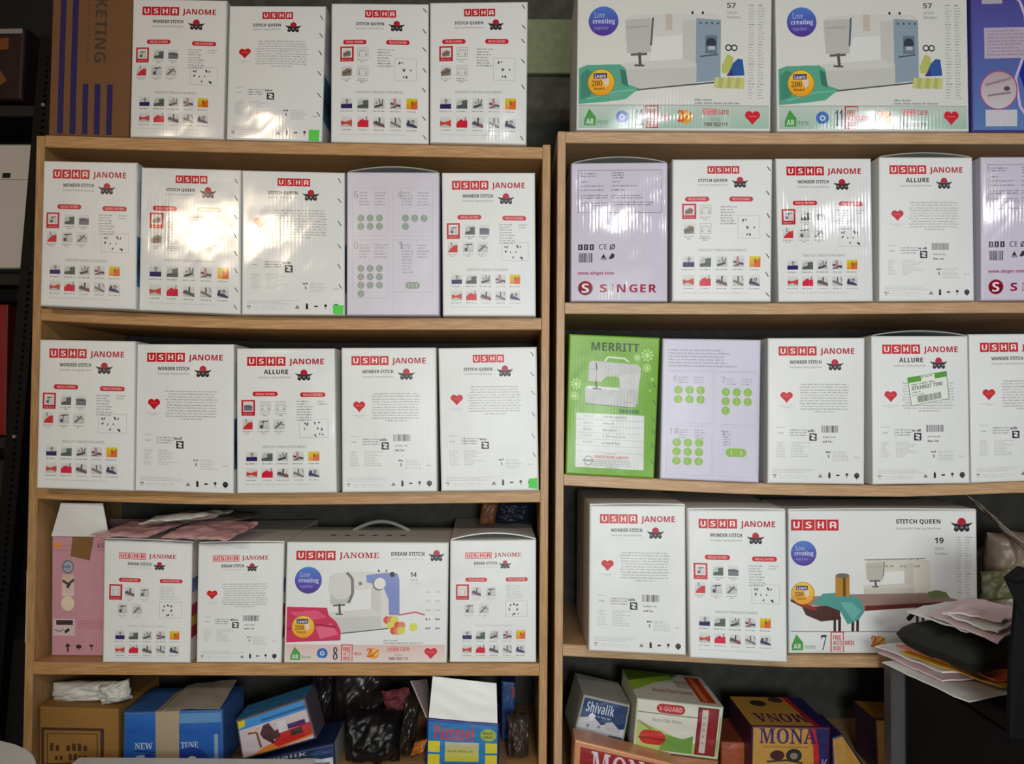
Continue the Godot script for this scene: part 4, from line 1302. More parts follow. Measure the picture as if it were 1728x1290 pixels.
		"rosy":
			sheet(300, 420, Color(0.80, 0.76, 0.74))
			grad(0, 0.30, 1, 0.42, Color(0.36, 0.38, 0.58), Color(0.50, 0.52, 0.66), 6)
			grad(0, 0.52, 1, 0.80, Color(0.66, 0.20, 0.34), Color(0.55, 0.14, 0.22), 8)
			fill(0, 0.62, 1, 0.70, Color(0.72, 0.60, 0.24))
	return ImageTexture.create_from_image(im)


func flute_map(n: int) -> ImageTexture:      # the corrugation that shows through the card
	var g := Image.create_empty(1024, 256, false, Image.FORMAT_RGB8)
	for y in 256:
		for x in 1024:
			var wave := 0.5 + 0.5 * sin(TAU * n * (x / 1024.0 + 0.0015 * noise.get_noise_2d(x * 0.006, y * 0.02)))
			var amp := clampf(0.55 + 0.9 * noise.get_noise_2d(x * 0.012 + 9.0, y * 0.012), 0.08, 1.0)
			var lump := 0.5 * noise.get_noise_2d(x * 0.03, y * 0.09)
			var k := clampf(0.5 + (wave - 0.5) * amp * 0.9 + lump * 0.16, 0, 1)
			g.set_pixel(x, y, Color(k, k, k))
	return ImageTexture.create_from_image(g)


# ------------------------------------------------------------------ materials
func mat(c: Color, rough := 0.6, spec := 0.5, metal := 0.0) -> StandardMaterial3D:
	var m := StandardMaterial3D.new()
	m.albedo_color = c
	m.roughness = rough
	m.metallic_specular = spec
	m.metallic = metal
	return m


func printed(t: Texture2D, rough := 0.3, wide := false, relief := 0.011) -> StandardMaterial3D:
	var m := mat(Color.WHITE, rough)
	m.albedo_texture = t
	m.texture_repeat = false
	m.heightmap_enabled = true
	m.heightmap_texture = flutes_wide if wide else flutes
	m.heightmap_scale = relief
	return m


func grainy(a: Color, b: Color, scale: Vector3, rough: float, seed_: int, relief := 0.0) -> StandardMaterial3D:
	var f := FastNoiseLite.new()
	f.seed = seed_
	f.frequency = 0.02
	f.fractal_octaves = 4
	var ramp := Gradient.new()
	ramp.offsets = PackedFloat32Array([0.25, 0.5, 0.75])
	ramp.colors = PackedColorArray([a, a.lerp(b, 0.45), b])
	var t := NoiseTexture2D.new()
	t.width = 512
	t.height = 512
	t.seamless = true
	t.noise = f
	t.color_ramp = ramp
	var m := mat(Color.WHITE, rough)
	m.albedo_texture = t
	m.uv1_triplanar = true
	m.uv1_world_triplanar = true
	m.uv1_scale = scale
	if relief > 0.0:
		var t2: NoiseTexture2D = t.duplicate()
		t2.color_ramp = null
		m.heightmap_enabled = true
		m.heightmap_texture = t2
		m.heightmap_scale = relief
	return m


func materials():
	M.card = mat(Color(0.88, 0.88, 0.87), 0.45)
	M.card_lilac = mat(Color(0.80, 0.78, 0.85), 0.40)
	M.card_dull = mat(Color(0.60, 0.60, 0.58), 0.7)  # grey card; on the arched flaps it stands in for their shade
	M.card_green = mat(Color(0.46, 0.68, 0.18), 0.3)
	M.card_blue = mat(Color(0.30, 0.28, 0.58), 0.3)
	M.kraft = mat(Color(0.47, 0.32, 0.19), 0.85)
	M.kraft_light = mat(Color(0.56, 0.40, 0.17), 0.8)
	M.pink = mat(Color(0.74, 0.55, 0.60), 0.6)
	M.wood_across = grainy(Color(0.65, 0.48, 0.29), Color(0.75, 0.58, 0.39), Vector3(1.2, 26, 26), 0.45, 3)
	M.wood_up = grainy(Color(0.64, 0.48, 0.30), Color(0.74, 0.58, 0.39), Vector3(30, 1.2, 26), 0.45, 5)
	M.wood_across_pale = grainy(Color(0.69, 0.54, 0.39), Color(0.78, 0.64, 0.49), Vector3(1.2, 26, 26), 0.45, 8)
	M.wood_up_pale = grainy(Color(0.68, 0.53, 0.38), Color(0.77, 0.63, 0.48), Vector3(30, 1.2, 26), 0.45, 9)
	M.back = grainy(Color(0.21, 0.205, 0.195), Color(0.255, 0.245, 0.23), Vector3(2, 2, 2), 0.8, 12)
	M.wall = grainy(Color(0.30, 0.30, 0.27), Color(0.37, 0.37, 0.33), Vector3(1.5, 1.5, 1.5), 0.9, 14)
	M.far_wall = mat(Color(0.58, 0.56, 0.53), 0.9)
	M.floor = grainy(Color(0.42, 0.40, 0.37), Color(0.50, 0.47, 0.44), Vector3(2, 2, 2), 0.6, 16)
	M.green_board = grainy(Color(0.52, 0.57, 0.42), Color(0.57, 0.61, 0.46), Vector3(3, 3, 3), 0.6, 18)
	M.grey_board = mat(Color(0.36, 0.38, 0.35), 0.7)
	M.staple = mat(Color(0.34, 0.34, 0.33), 0.35, 0.5, 0.8)
	M.green_dot = mat(Color(0.28, 0.80, 0.25), 0.5)
	M.steel = mat(Color(0.055, 0.05, 0.055), 0.28)
	M.steel_dull = mat(Color(0.09, 0.085, 0.085), 0.6)
	M.bolt = mat(Color(0.75, 0.74, 0.73), 0.3, 0.5, 0.7)
	M.black = mat(Color(0.055, 0.05, 0.055), 0.7, 0.3)
	M.leather = mat(Color(0.15, 0.15, 0.14), 0.7, 0.3)
	M.tape = mat(Color(0.50, 0.36, 0.20), 0.35)
	M.beige_tape = mat(Color(0.66, 0.58, 0.48), 0.45)
	M.plastic_white = mat(Color(0.78, 0.78, 0.76), 0.3)
	M.plastic_pink = mat(Color(0.80, 0.62, 0.62), 0.3)
	M.plastic_grey = mat(Color(0.58, 0.54, 0.49), 0.3)
	M.paper = mat(Color(0.87, 0.86, 0.85), 0.7)
	M.paper_pink = mat(Color(0.86, 0.75, 0.77), 0.7)
	M.paper_orange = mat(Color(0.80, 0.36, 0.14), 0.5)
	M.paper_yellow = mat(Color(0.78, 0.58, 0.14), 0.5)
	M.handle = mat(Color(0.55, 0.55, 0.53), 0.4)
	M.dark_handle = mat(Color(0.20, 0.19, 0.19), 0.3)


func packaging():
	for k in [["wonder", "WONDER STITCH", "pair"], ["queen", "STITCH QUEEN", "one"], ["allure", "ALLURE", "pair"], ["dream", "DREAM STITCH", "small"]]:
		T["features_" + k[0]] = features(k[1], k[2])
		T["story_" + k[0]] = story(k[1], k[2], k[0] != "queen")
	T.story_wonder_plain = story("WONDER STITCH", "pair", false)
	for k in T.keys():
		if T[k] is Texture2D:
			M[k] = printed(T[k], 0.42)
			M[k + "_gloss"] = printed(T[k], 0.14, false, 0.0045)
	M.features_wonder_streaky = printed(T.features_wonder, 0.13, false, 0.020)
	M.lilac_dots = printed(dots(Color(0.82, 0.80, 0.85), Color(0.56, 0.62, 0.57), true), 0.34)
	M.lilac_green = printed(dots(Color(0.82, 0.81, 0.88), Color(0.56, 0.74, 0.28), false), 0.42)
	M.red_s = printed(red_s(), 0.12, false, 0.020)
	M.wide_teal = printed(wide_teal(), 0.13, true, 0.018)
	M.wide_pink = printed(wide_pink(), 0.40, true)
	M.wide_table = printed(wide_table(), 0.42, true)
	M.green_box = printed(green_box(), 0.36)
	M.blue_wide = printed(blue_wide(), 0.13, true, 0.014)
	M.kraft_stripes = printed(kraft("stripes"), 0.85)
	M.kraft_frame = printed(kraft("frame"), 0.8)
	M.pink_print = printed(pink_print(), 0.55)
	for k in ["tune", "picture", "shiva", "heater", "heater_top", "monarch", "monarch_top", "mon", "pammel", "price", "cushion", "rosy"]: M[k] = printed(small_print(k), 0.4, false, 0.004)


# ------------------------------------------------------------------ setting
func unseen_tube_lamp(at: Vector3, long: float, tall: float, c: Color, energy: float, label: String):  # out of view, placed for the glare on the glossy boxes
	var root := thing("unseen_tube_lamp", label, "lamp", at)
	obj("housing", block_mesh(Vector3(long + 0.08, 0.09, 0.05), 0.008), mat(Color(0.75, 0.75, 0.73), 0.5), root, Vector3(0, 0, 0.07))
	var cyl := CylinderMesh.new()
	cyl.top_radius = 0.018
	cyl.bottom_radius = 0.018
	cyl.height = long
	cyl.radial_segments = 16
	var glow := mat(Color(0.9, 0.9, 0.9), 0.4)
	glow.emission_enabled = true
	glow.emission = c
	glow.emission_energy_multiplier = 4.0
	var tube_ := obj("tube", cyl, glow, root, Vector3(0, 0, 0.015))
	tube_.rotation.z = PI / 2.0
	var l := AreaLight3D.new()
	l.name = "unseen_tube_light"
	l.area_size = Vector2(long, tall)
	l.light_color = c
	l.light_energy = energy
	l.area_range = 12.0
	l.area_attenuation = 2.0
	l.shadow_enabled = true
	l.position = Vector3(0, 0, -0.02)
	l.rotation = Vector3(-0.15, 0, 0)
	root.add_child(l)


func added_spot_lamp(at: Vector3, aim: Vector3, c: Color, energy: float):  # added lamp, aimed so the middle is brighter than the corners
	var root := thing("added_spot_lamp", "added round spot lamp behind the camera, brightening the middle of the bookcases", "lamp", at)
	root.basis = Basis.looking_at(aim - at)
	var shell := CylinderMesh.new()
	shell.top_radius = 0.18
	shell.bottom_radius = 0.10
	shell.height = 0.12
	shell.radial_segments = 28
	var body := obj("added_lamp_shade", shell, mat(Color(0.2, 0.2, 0.2), 0.5), root, Vector3(0, 0, 0.066))
	body.rotation.x = -PI / 2.0
	var face_ := CylinderMesh.new()
	face_.top_radius = 0.165
	face_.bottom_radius = 0.165
	face_.height = 0.004
	face_.radial_segments = 28
	var glow := mat(Color(0.8, 0.8, 0.8), 0.4)
	glow.emission_enabled = true
	glow.emission = c
	glow.emission_energy_multiplier = 3.0
	var lens := obj("added_lamp_lens", face_, glow, root, Vector3(0, 0, 0.003))
	lens.rotation.x = PI / 2.0
	var l := SpotLight3D.new()
	l.name = "added_spot_light"
	l.light_color = c
	l.light_energy = energy
	l.light_size = 0.16
	l.spot_angle = 46.0
	l.spot_angle_attenuation = 1.0
	l.spot_range = 12.0
	l.spot_attenuation = 2.0
	l.shadow_enabled = true
	l.position = Vector3(0, 0, -0.10)
	root.add_child(l)


# an added window with glowing panes behind the camera, for fill light
func added_shop_front(at: Vector3, size: Vector2, c: Color, energy: float):
	var root := Node3D.new()
	root.name = "added_window_1"
	root.position = at
	root.set_meta("kind", "structure")
	add_child(root)
	var bar := mat(Color(0.35, 0.34, 0.33), 0.5)
	for s in [-1.0, 0.0, 1.0]: obj("mullion", block_mesh(Vector3(0.05, size.y + 0.1, 0.06), 0.003), bar, root, Vector3(s * size.x / 2.0, 0, 0.07))
	for s in [-1.0, 1.0]: obj("rail", block_mesh(Vector3(size.x, 0.05, 0.06), 0.003), bar, root, Vector3(0, s * (size.y / 2.0 + 0.025), 0.07))
	var glow := mat(Color(0.6, 0.6, 0.6), 0.6)
	glow.emission_enabled = true
	glow.emission = c
	glow.emission_energy_multiplier = 0.6
	for s in [-1.0, 1.0]: obj("added_pane", block_mesh(Vector3(size.x / 2.0 - 0.05, size.y, 0.01), 0.001), glow, root, Vector3(s * size.x / 4.0, 0, 0.08))
	var l := AreaLight3D.new()
	l.name = "fill_light"
	l.area_size = size
	l.light_color = c
	l.light_energy = energy
	l.area_range = 12.0
	l.area_attenuation = 2.0
	l.shadow_enabled = true
	root.add_child(l)


func room():
	struct("wall_back", block_mesh(Vector3(5.4, 3.0, 0.1), 0.002), M.wall, Vector3(0.2, 1.5, -0.78))
	struct("wall_left", block_mesh(Vector3(0.1, 3.0, 3.5), 0.002), M.far_wall, Vector3(-2.45, 1.5, 0.97))
	struct("wall_right", block_mesh(Vector3(0.1, 3.0, 3.5), 0.002), M.far_wall, Vector3(2.85, 1.5, 0.97))
	struct("wall_front", block_mesh(Vector3(5.4, 3.0, 0.1), 0.002), M.far_wall, Vector3(0.2, 1.5, 2.77))
	struct("floor", block_mesh(Vector3(5.4, 0.1, 3.7), 0.002), M.floor, Vector3(0.2, -0.05, 0.97))
	struct("ceiling", block_mesh(Vector3(5.4, 0.1, 3.7), 0.002), M.far_wall, Vector3(0.2, 3.05, 0.97))
	# a strip of painted board on the wall, seen in the gap above the two bookcases
	var p: Vector3 = Vector3(0.019, 2.5924, -0.7)
	var q: Vector3 = Vector3(0.1945, 2.4374, -0.7)
	var b := obj("green_board", block_mesh(Vector3(q.x - p.x + 0.2, p.y - q.y, 0.03), 0.003), M.green_board, self, Vector3((p.x + q.x) / 2.0, (p.y + q.y) / 2.0, -0.715))
	tag(b, "pale green painted board on the wall in the gap between the two bookcases", "board")


# a shelf board along front points, sagging with them
func board(pts: Array, thick: float, deep: float) -> ArrayMesh:
	var st := begin()
	var c := 0.0015
	var dn := Vector3(0, -thick, 0)
	var bk := Vector3(0, 0, -deep)
	var cu := Vector3(0, -c, 0)
	var cb := Vector3(0, 0, -c)
	for k in pts.size() - 1:
		var a: Vector3 = pts[k]
		var b: Vector3 = pts[k + 1]
		flat(st, a + cu, b + cu, b + dn - cu, a + dn - cu, Vector3.BACK)
		flat(st, a + cu, b + cu, b + cb, a + cb, Vector3(0, 1, 1))
		flat(st, a + dn - cu, b + dn - cu, b + dn + cb, a + dn + cb, Vector3(0, -1, 1))
		flat(st, a + cb, b + cb, b + bk, a + bk, Vector3.UP)
		flat(st, a + dn + cb, b + dn + cb, b + dn + bk, a + dn + bk, Vector3.DOWN)
		flat(st, a + bk, b + bk, b + bk + dn, a + bk + dn, Vector3.FORWARD)
	for e in [[pts[0], Vector3.LEFT], [pts[-1], Vector3.RIGHT]]:
		flat(st, e[0] + cb, e[0] + dn + cb, e[0] + dn + bk, e[0] + bk, e[1])
	return st.commit()


func soft(pts: Array) -> Array:      # rounds the corners of a sagging board's front edge
	if pts.size() < 3: return pts
	var cv := Curve3D.new()
	for k in pts.size():
		var d: Vector3 = (pts[mini(k + 1, pts.size() - 1)] - pts[maxi(k - 1, 0)]) / 6.0
		cv.add_point(pts[k], -d, d)
	var out := []
	for k in 13: out.append(cv.sample_baked(cv.get_baked_length() * k / 12.0, true))
	return out


func moved(pts: Array, by: Vector3) -> Array:
	return pts.map(func(p): return p - by)


func bookcases():
	# left bookcase
	var at: Vector3 = Vector3(-0.435, 0, -0.19)
	var root := thing("bookcase", "open wooden bookcase on the left with its edges in tan veneer", "bookcase", at, "wooden bookcases side by side")
	var panel_l: Vector3 = Vector3(-0.9373, 1.4785, 0.0267)
	var panel_r: Vector3 = Vector3(0.0662, 1.4858, -0.0004)
	obj("side_panel", block_mesh(Vector3(0.0172, 2.032, 0.40), 0.0015), M.wood_up, root, Vector3(panel_l.x - 0.0018, 1.016, panel_l.z - 0.20) - at)
	obj("side_panel", block_mesh(Vector3(0.0165, 2.03, 0.40), 0.0015), M.wood_up, root, Vector3(panel_r.x, 1.015, panel_r.z - 0.20) - at)
	var x0 := panel_l.x + 0.0078
	var x1 := panel_r.x - 0.0084
	var rows := [[Vector3(-0.9247, 2.0334, 0.0263), Vector3(-0.4937, 2.0276, 0.0147), Vector3(0.0573, 2.0249, -0.0002)], [Vector3(-0.9207, 1.6885, 0.0262), Vector3(-0.5235, 1.6761, 0.0155), Vector3(0.056, 1.6797, -0.0002)], [Vector3(-0.9222, 1.3373, 0.0263), Vector3(-0.5413, 1.3276, 0.016), Vector3(0.0524, 1.3352, -0.0001)], [Vector3(-0.9285, 0.9952, 0.0264), Vector3(-0.4782, 0.9928, 0.0143), Vector3(0.0535, 0.9921, -0.0001)], [Vector3(-0.933, 0.7882, 0.0265), Vector3(-0.4751, 0.7866, 0.0142), Vector3(0.0479, 0.7849, 0.0001)]]
	for r in rows: obj("shelf", board(moved(soft(fit(r, x0, x1, panel_l.z, panel_r.z)), at), 0.0245, 0.385), M.wood_across, root)
	obj("back_panel", block_mesh(Vector3(x1 - x0, 2.0, 0.006), 0.001, Basis.from_euler(Vector3(0, 0.027, 0))), M.back, root, Vector3((x0 + x1) / 2.0, 1.0, (panel_l.z + panel_r.z) / 2.0 - 0.390) - at)
	# chipped veneer low on its left side panel
	var chip := obj("veneer_chip", slab([Vector3(-0.9461, 1.1749, 0.0281) - at, Vector3(-0.9412, 1.1599, 0.028) - at, Vector3(-0.9412, 1.0334, 0.028) - at, Vector3(-0.9464, 1.0334, 0.0281) - at], Vector3(0, 0, 0.001), 0, 0.0006, 2.0, 6), M.wood_up_pale, root)
	chip.set_meta("label", "pale splintered strip of veneer")
	# right bookcase
	at = Vector3(0.78, 0, -0.19)
	root = thing("bookcase", "open wooden bookcase on the right with sagging pale shelves", "bookcase", at, "wooden bookcases side by side")
	obj("side_panel", block_mesh(Vector3(0.0166, 2.057, 0.40), 0.0015), M.wood_up_pale, root, Vector3(0.0965, 1.0285, -0.20) - at)
	obj("side_panel", block_mesh(Vector3(0.0166, 2.057, 0.40), 0.0015), M.wood_up_pale, root, Vector3(1.46, 1.0285, -0.20) - at)
	rows = [[Vector3(0.1073, 2.0565, 0), Vector3(0.4929, 2.057, 0), Vector3(1.0279, 2.061, 0)], [Vector3(0.1045, 1.711, 0), Vector3(0.5166, 1.7129, 0), Vector3(1.025, 1.7197, 0)], [Vector3(0.103, 1.368, 0), Vector3(0.2979, 1.3594, 0), Vector3(0.5164, 1.3522, 0), Vector3(0.8117, 1.3509, 0), Vector3(1.022, 1.3601, 0)], [Vector3(0.1026, 1.0304, 0), Vector3(0.3435, 1.0205, 0), Vector3(0.5515, 1.0116, 0), Vector3(0.7395, 1.0118, 0), Vector3(1.0191, 1.0151, 0)], [Vector3(0.0949, 0.7552, 0), Vector3(0.5512, 0.7574, 0), Vector3(1.0169, 0.7608, 0)]]
	for r in rows: obj("shelf", board(moved(soft(fit(r + [Vector3(1.4515, r[-1].y, 0)], 0.105, 1.4515, 0.0, 0.0)), at), 0.0232, 0.385), M.wood_across_pale, root)
	obj("back_panel", block_mesh(Vector3(1.346, 2.03, 0.006), 0.001), M.back, root, Vector3(0.778, 1.015, -0.390) - at)


func fit(r: Array, x0: float, x1: float, z0: float, z1: float) -> Array:   # a board's ends brought to the side panels
	var out := r.duplicate()
	var a: Vector3 = out[0]
	var b: Vector3 = out[-1]
	out[0] = Vector3(x0, a.y, z0)
	out[-1] = Vector3(x1, b.y, z1)
	return out


const SEWING := "boxed sewing machines on the bookcases"


func sewing(label: String, q: Array, dv: Vector3, front: String, o := {}) -> Node3D:
	var mats := {"front": M[front], "card": o.get("card", M.card)}
	if o.has("right"): mats.right = M[o.right]
	return carton("sewing_machine_box", label, SEWING, q, dv, mats, o)



func left_top():
	var d := Vector3(-0.0097, 0, -0.36)
	carton("striped_carton", "brown corrugated carton with dark blue stripes at the left end of the bookcase top", "", [Vector3(-0.9205, 2.3793, 0.0262), Vector3(-0.7626, 2.3778, 0.0219), Vector3(-0.7665, 2.0317, 0.022), Vector3(-0.9241, 2.0338, 0.0263)], d, {"front": M.kraft_stripes, "card": M.kraft}, {"bulge": 0.003, "round": 0.003})
	sewing("white box of accessory pictures beside the striped brown carton on the bookcase top", [Vector3(-0.7624, 2.3104, 0.0249), Vector3(-0.576, 2.3105, 0.0199), Vector3(-0.5784, 2.0291, 0.02), Vector3(-0.7631, 2.0316, 0.025)], d, "features_wonder_gloss", {"bulge": 0.005})
	sewing("white box with red heart, text and green sticker on the left bookcase top", [Vector3(-0.5711, 2.2998, 0.0198), Vector3(-0.379, 2.303, 0.0146), Vector3(-0.383, 2.0274, 0.0147), Vector3(-0.5731, 2.0291, 0.0198)], d, "story_queen_gloss", {"bulge": 0.0085, "right": "cushion"})
	staples(0.955, [0.09, 0.22, 0.35, 0.50, 0.66, 0.80])
	patch("sticker", [Vector2(0.862, 0.915), Vector2(0.968, 0.915), Vector2(0.966, 0.997), Vector2(0.86, 0.992)], M.green_dot, "bright green sticker")
	sewing("white stapled box of accessory pictures on the bookcase top, second from its right end", [Vector3(-0.3684, 2.3087, 0.0143), Vector3(-0.1733, 2.3113, 0.009), Vector3(-0.1704, 2.0264, 0.009), Vector3(-0.3659, 2.0274, 0.0142)], d, "features_queen_gloss")
	staples(0.955, [0.05, 0.20, 0.33, 0.48, 0.62, 0.82, 0.955])
	sewing("white stapled box of accessory pictures at the right end of the left bookcase top", [Vector3(-0.1701, 2.3097, 0.0179), Vector3(0.0264, 2.316, 0.0126), Vector3(0.0255, 2.0254, 0.0127), Vector3(-0.1672, 2.0264, 0.0179)], d, "features_queen_gloss")
	staples(0.955, [0.04, 0.18, 0.28, 0.42, 0.60, 0.955])


func left_second():
	var d := Vector3(-0.0097, 0, -0.36)
	sewing("white box of accessory pictures at the left end of the second shelf, beside the rack", [Vector3(-0.9111, 1.9711, 0.0679), Vector3(-0.7317, 1.9703, 0.0631), Vector3(-0.7286, 1.6829, 0.063), Vector3(-0.9117, 1.6886, 0.068)], d, "features_wonder", {"bulge": 0.003, "right": "cushion"})
	sewing("white stapled box with a bright lamp glare over its accessory pictures, left bookcase second shelf", [Vector3(-0.7285, 1.9643, 0.051), Vector3(-0.5348, 1.9619, 0.0458), Vector3(-0.5315, 1.6768, 0.0457), Vector3(-0.7282, 1.6829, 0.051)], d, "features_queen_gloss", {"bulge": 0.0012, "wobble": 0.0008})
	staples(0.955, [0.08, 0.20, 0.33, 0.46, 0.58, 0.70, 0.83, 0.95])
	sewing("white box with red heart washed out by lamp glare and green sticker at its foot", [Vector3(-0.5334, 1.9616, 0.0448), Vector3(-0.3326, 1.9599, 0.0393), Vector3(-0.329, 1.6777, 0.0392), Vector3(-0.5294, 1.6767, 0.0446)], d, "story_queen_gloss", {"bulge": 0.0012, "wobble": 0.0008, "right": "cushion"})
	staples(0.955, [0.06, 0.20, 0.36, 0.52, 0.66, 0.80])
	patch("sticker", [Vector2(0.885, 0.93), Vector2(0.99, 0.93), Vector2(0.985, 0.995), Vector2(0.89, 0.99)], M.green_dot, "bright green sticker")
	sewing("lilac box with grey stitch dots in four frames on the left bookcase second shelf", [Vector3(-0.3287, 1.9614, 0.0382), Vector3(-0.1465, 1.9634, 0.0333), Vector3(-0.1437, 1.6789, 0.0332), Vector3(-0.3257, 1.6777, 0.0381)], d, "lilac_dots", {"card": M.card_lilac, "bulge": 0.004})
	arched_flap("top_flap", 0.010, 0.6, M.card_dull)
	sewing("white box of accessory pictures at the right end of the left bookcase second shelf", [Vector3(-0.1421, 1.964, 0.0292), Vector3(0.0428, 1.9667, 0.0242), Vector3(0.0465, 1.68, 0.0241), Vector3(-0.1376, 1.6789, 0.0291)], d, "features_wonder")


func left_third():
	var d := Vector3(-0.0097, 0, -0.36)
	sewing("white box of accessory pictures at the left end of the third shelf", [Vector3(-0.912, 1.624, 0.066), Vector3(-0.7293, 1.6223, 0.061), Vector3(-0.7274, 1.3327, 0.061), Vector3(-0.9119, 1.3374, 0.066)], d, "features_wonder", {"bulge": 0.003})
	sewing("white box with a red heart, without barcode, second on the third shelf of left bookcase", [Vector3(-0.7283, 1.6174, 0.055), Vector3(-0.5419, 1.6188, 0.05), Vector3(-0.5379, 1.328, 0.0499), Vector3(-0.7269, 1.3327, 0.055)], d, "story_wonder_plain_gloss", {"bulge": 0.004, "right": "cushion"})
	sewing("white box of accessory pictures in the middle of the third shelf, big short name", [Vector3(-0.5378, 1.611, 0.0459), Vector3(-0.347, 1.6127, 0.0407), Vector3(-0.3395, 1.3306, 0.0405), Vector3(-0.5328, 1.3281, 0.0457)], d, "features_allure_gloss", {"bulge": 0.005})
	sewing("white box with red heart, text and barcode on the third shelf of left bookcase", [Vector3(-0.3355, 1.6143, 0.0364), Vector3(-0.1497, 1.6166, 0.0314), Vector3(-0.1446, 1.3331, 0.0313), Vector3(-0.3304, 1.3307, 0.0363)], d, "story_wonder", {"bulge": 0.004})
	sewing("white stapled box with red heart and green sticker on the third shelf", [Vector3(-0.1461, 1.6159, 0.0253), Vector3(0.0485, 1.62, 0.02), Vector3(0.0547, 1.3356, 0.0199), Vector3(-0.1376, 1.3332, 0.0251)], d, "story_queen", {"bulge": 0.004})
	staples(0.955, [0.05, 0.19, 0.32, 0.47, 0.62, 0.75])
	patch("sticker", [Vector2(0.90, 0.915), Vector2(0.985, 0.91), Vector2(0.99, 0.985), Vector2(0.895, 0.98)], M.green_dot, "bright green sticker")


func left_fourth():
	var d := Vector3(-0.0097, 0, -0.36)
	carton("open_pink_box", "pink open box with raised white flap and brown tape in the left bookcase", "", [Vector3(-0.9217, 1.2346, -0.0158), Vector3(-0.8077, 1.2338, -0.0188), Vector3(-0.803, 0.9949, -0.019), Vector3(-0.9177, 0.9955, -0.0159)], Vector3(-0.008, 0, -0.28), {"front": M.pink_print, "card": M.pink}, {"open": true, "bulge": 0.002})
	var a: Vector3 = fb.tl
	var b: Vector3 = fb.tr
	obj("flap", slab([a + Vector3(0.024, 0.068, 0.012), b + Vector3(-0.008, 0.068, 0.012), b, a], Vector3(0, 0, 0.0012), 0.006, 0.001, 3.0), M.card, fb.root).set_meta("label", "raised white flap with sloping sides")
	patch("tape", [Vector2(0.37, 0.0), Vector2(0.735, 0.0), Vector2(0.67, 0.20), Vector2(0.34, 0.165)], M.tape, "torn piece of brown packing tape")
	sewing("white box of accessory pictures beside the pink open box, shaded by pink packets", [Vector3(-0.7977, 1.2347, 0.0269), Vector3(-0.6256, 1.2283, 0.0222), Vector3(-0.6262, 0.994, 0.0223), Vector3(-0.7959, 0.9949, 0.0268)], d, "features_dream", {"bulge": 0.003, "right": "rosy"})
	arched_flap("lid", 0.0012, 0.93, M.card, 0.004)
	sewing("white box with red heart beneath the end of the pink plastic packets", [Vector3(-0.6157, 1.2267, 0.019), Vector3(-0.4471, 1.2291, 0.0144), Vector3(-0.4496, 0.9932, 0.0145), Vector3(-0.6155, 0.9939, 0.019)], d, "story_dream", {"bulge": 0.003, "right": "rosy"})
	arched_flap("lid", 0.0012, 0.93, M.card, 0.004)
	sewing("wide white box picturing a blue and white sewing machine on pink cloth", [Vector3(-0.4427, 1.2307, 0.0133), Vector3(-0.1229, 1.2306, 0.0047), Vector3(-0.1247, 0.9927, 0.0047), Vector3(-0.4452, 0.9931, 0.0134)], Vector3(-0.0059, 0, -0.22), "wide_pink", {"bulge": 0.004})
	var h := begin()
	var mid: Vector3 = fb.tl.lerp(fb.tr, 0.52) + fb.dv * 0.8 + Vector3(0, -0.001, 0)
	var arc := []
	for k in 11: arc.append(mid + Vector3(-0.062 + 0.0124 * k, 0.020 * sin(PI * k / 10.0), 0))
	tube(h, arc, 0.0042, 8)
	obj("carry_handle", h.commit(), M.handle, fb.root)
	for k in 6:
		var c: Vector3 = fb.tl.lerp(fb.tr, 0.24 + 0.09 * k) + fb.dv * 0.42 + Vector3(0, 0.0003, 0)
		obj("printed_mark", block_mesh(Vector3(0.011, 0.0005, 0.010), 0.0001), M.leather, fb.root, c)
	sewing("white box of accessory pictures at the right end of the left fourth shelf", [Vector3(-0.1208, 1.2341, 0.0006), Vector3(0.0508, 1.2365, -0.004), Vector3(0.0524, 0.9925, -0.0041), Vector3(-0.1196, 0.9927, 0.0006)], d, "features_dream", {"bulge": 0.003})
	arched_flap("top_flap", 0.012, 0.45, M.card, 0.01)
	# loose packets on the boxes
	var lay := [
		[Vector3(-0.7436, 1.2351, -0.0136), Vector3(0.062, 0.002, 0.008), Vector3(-0.010, -0.004, 0.070), 0.006, M.plastic_pink, "pink plastic packet on the white box, nearest the pink open box", 1.0],
		[Vector3(-0.6614, 1.2381, -0.0558), Vector3(0.066, 0.006, 0.0), Vector3(0.0, 0.004, 0.085), 0.007, M.plastic_white, "whitish plastic packet in the middle of the packets on the boxes", 5.0],
		[Vector3(-0.5969, 1.2351, -0.0045), Vector3(0.070, 0.000, 0.010), Vector3(-0.006, -0.006, 0.070), 0.006, M.plastic_pink, "pink plastic packet overhanging the white box with the red heart", 9.0],
		[Vector3(-0.6711, 1.2363, -0.1805), Vector3(0.10, 0.003, 0.0), Vector3(0.0, 0.004, 0.09), 0.008, M.plastic_grey, "greyish plastic packet at the back of the packets on the boxes", 13.0],
	]
	for k in lay.size():
		var p = lay[k]
		var o := obj("plastic_packet", pouch(p[1], p[2], Vector3(0, p[3], 0), 0.006, p[6]), p[4], self, p[0])
		rest(o, 1.2392 + (0.019 if k == 1 else 0.0))
		tag(o, p[5], "packet", "plastic packets lying on the boxes")
	var pk := obj("pouch_bag", pouch((Vector3(0.0382, 1.2301, -0.2997) - Vector3(-0.014, 1.2299, -0.2983)) * 0.78, Vector3(0, 0.024, 0), Vector3(0, 0, 0.022), 0.010, 21.0), mat(Color(0.10, 0.11, 0.17), 0.5), self, Vector3(0.0051, 1.231, -0.2288))
	rest(pk, 1.2379)
	tag(pk, "dark blue cloth pouch behind the box at the right end of the left fourth shelf", "pouch")
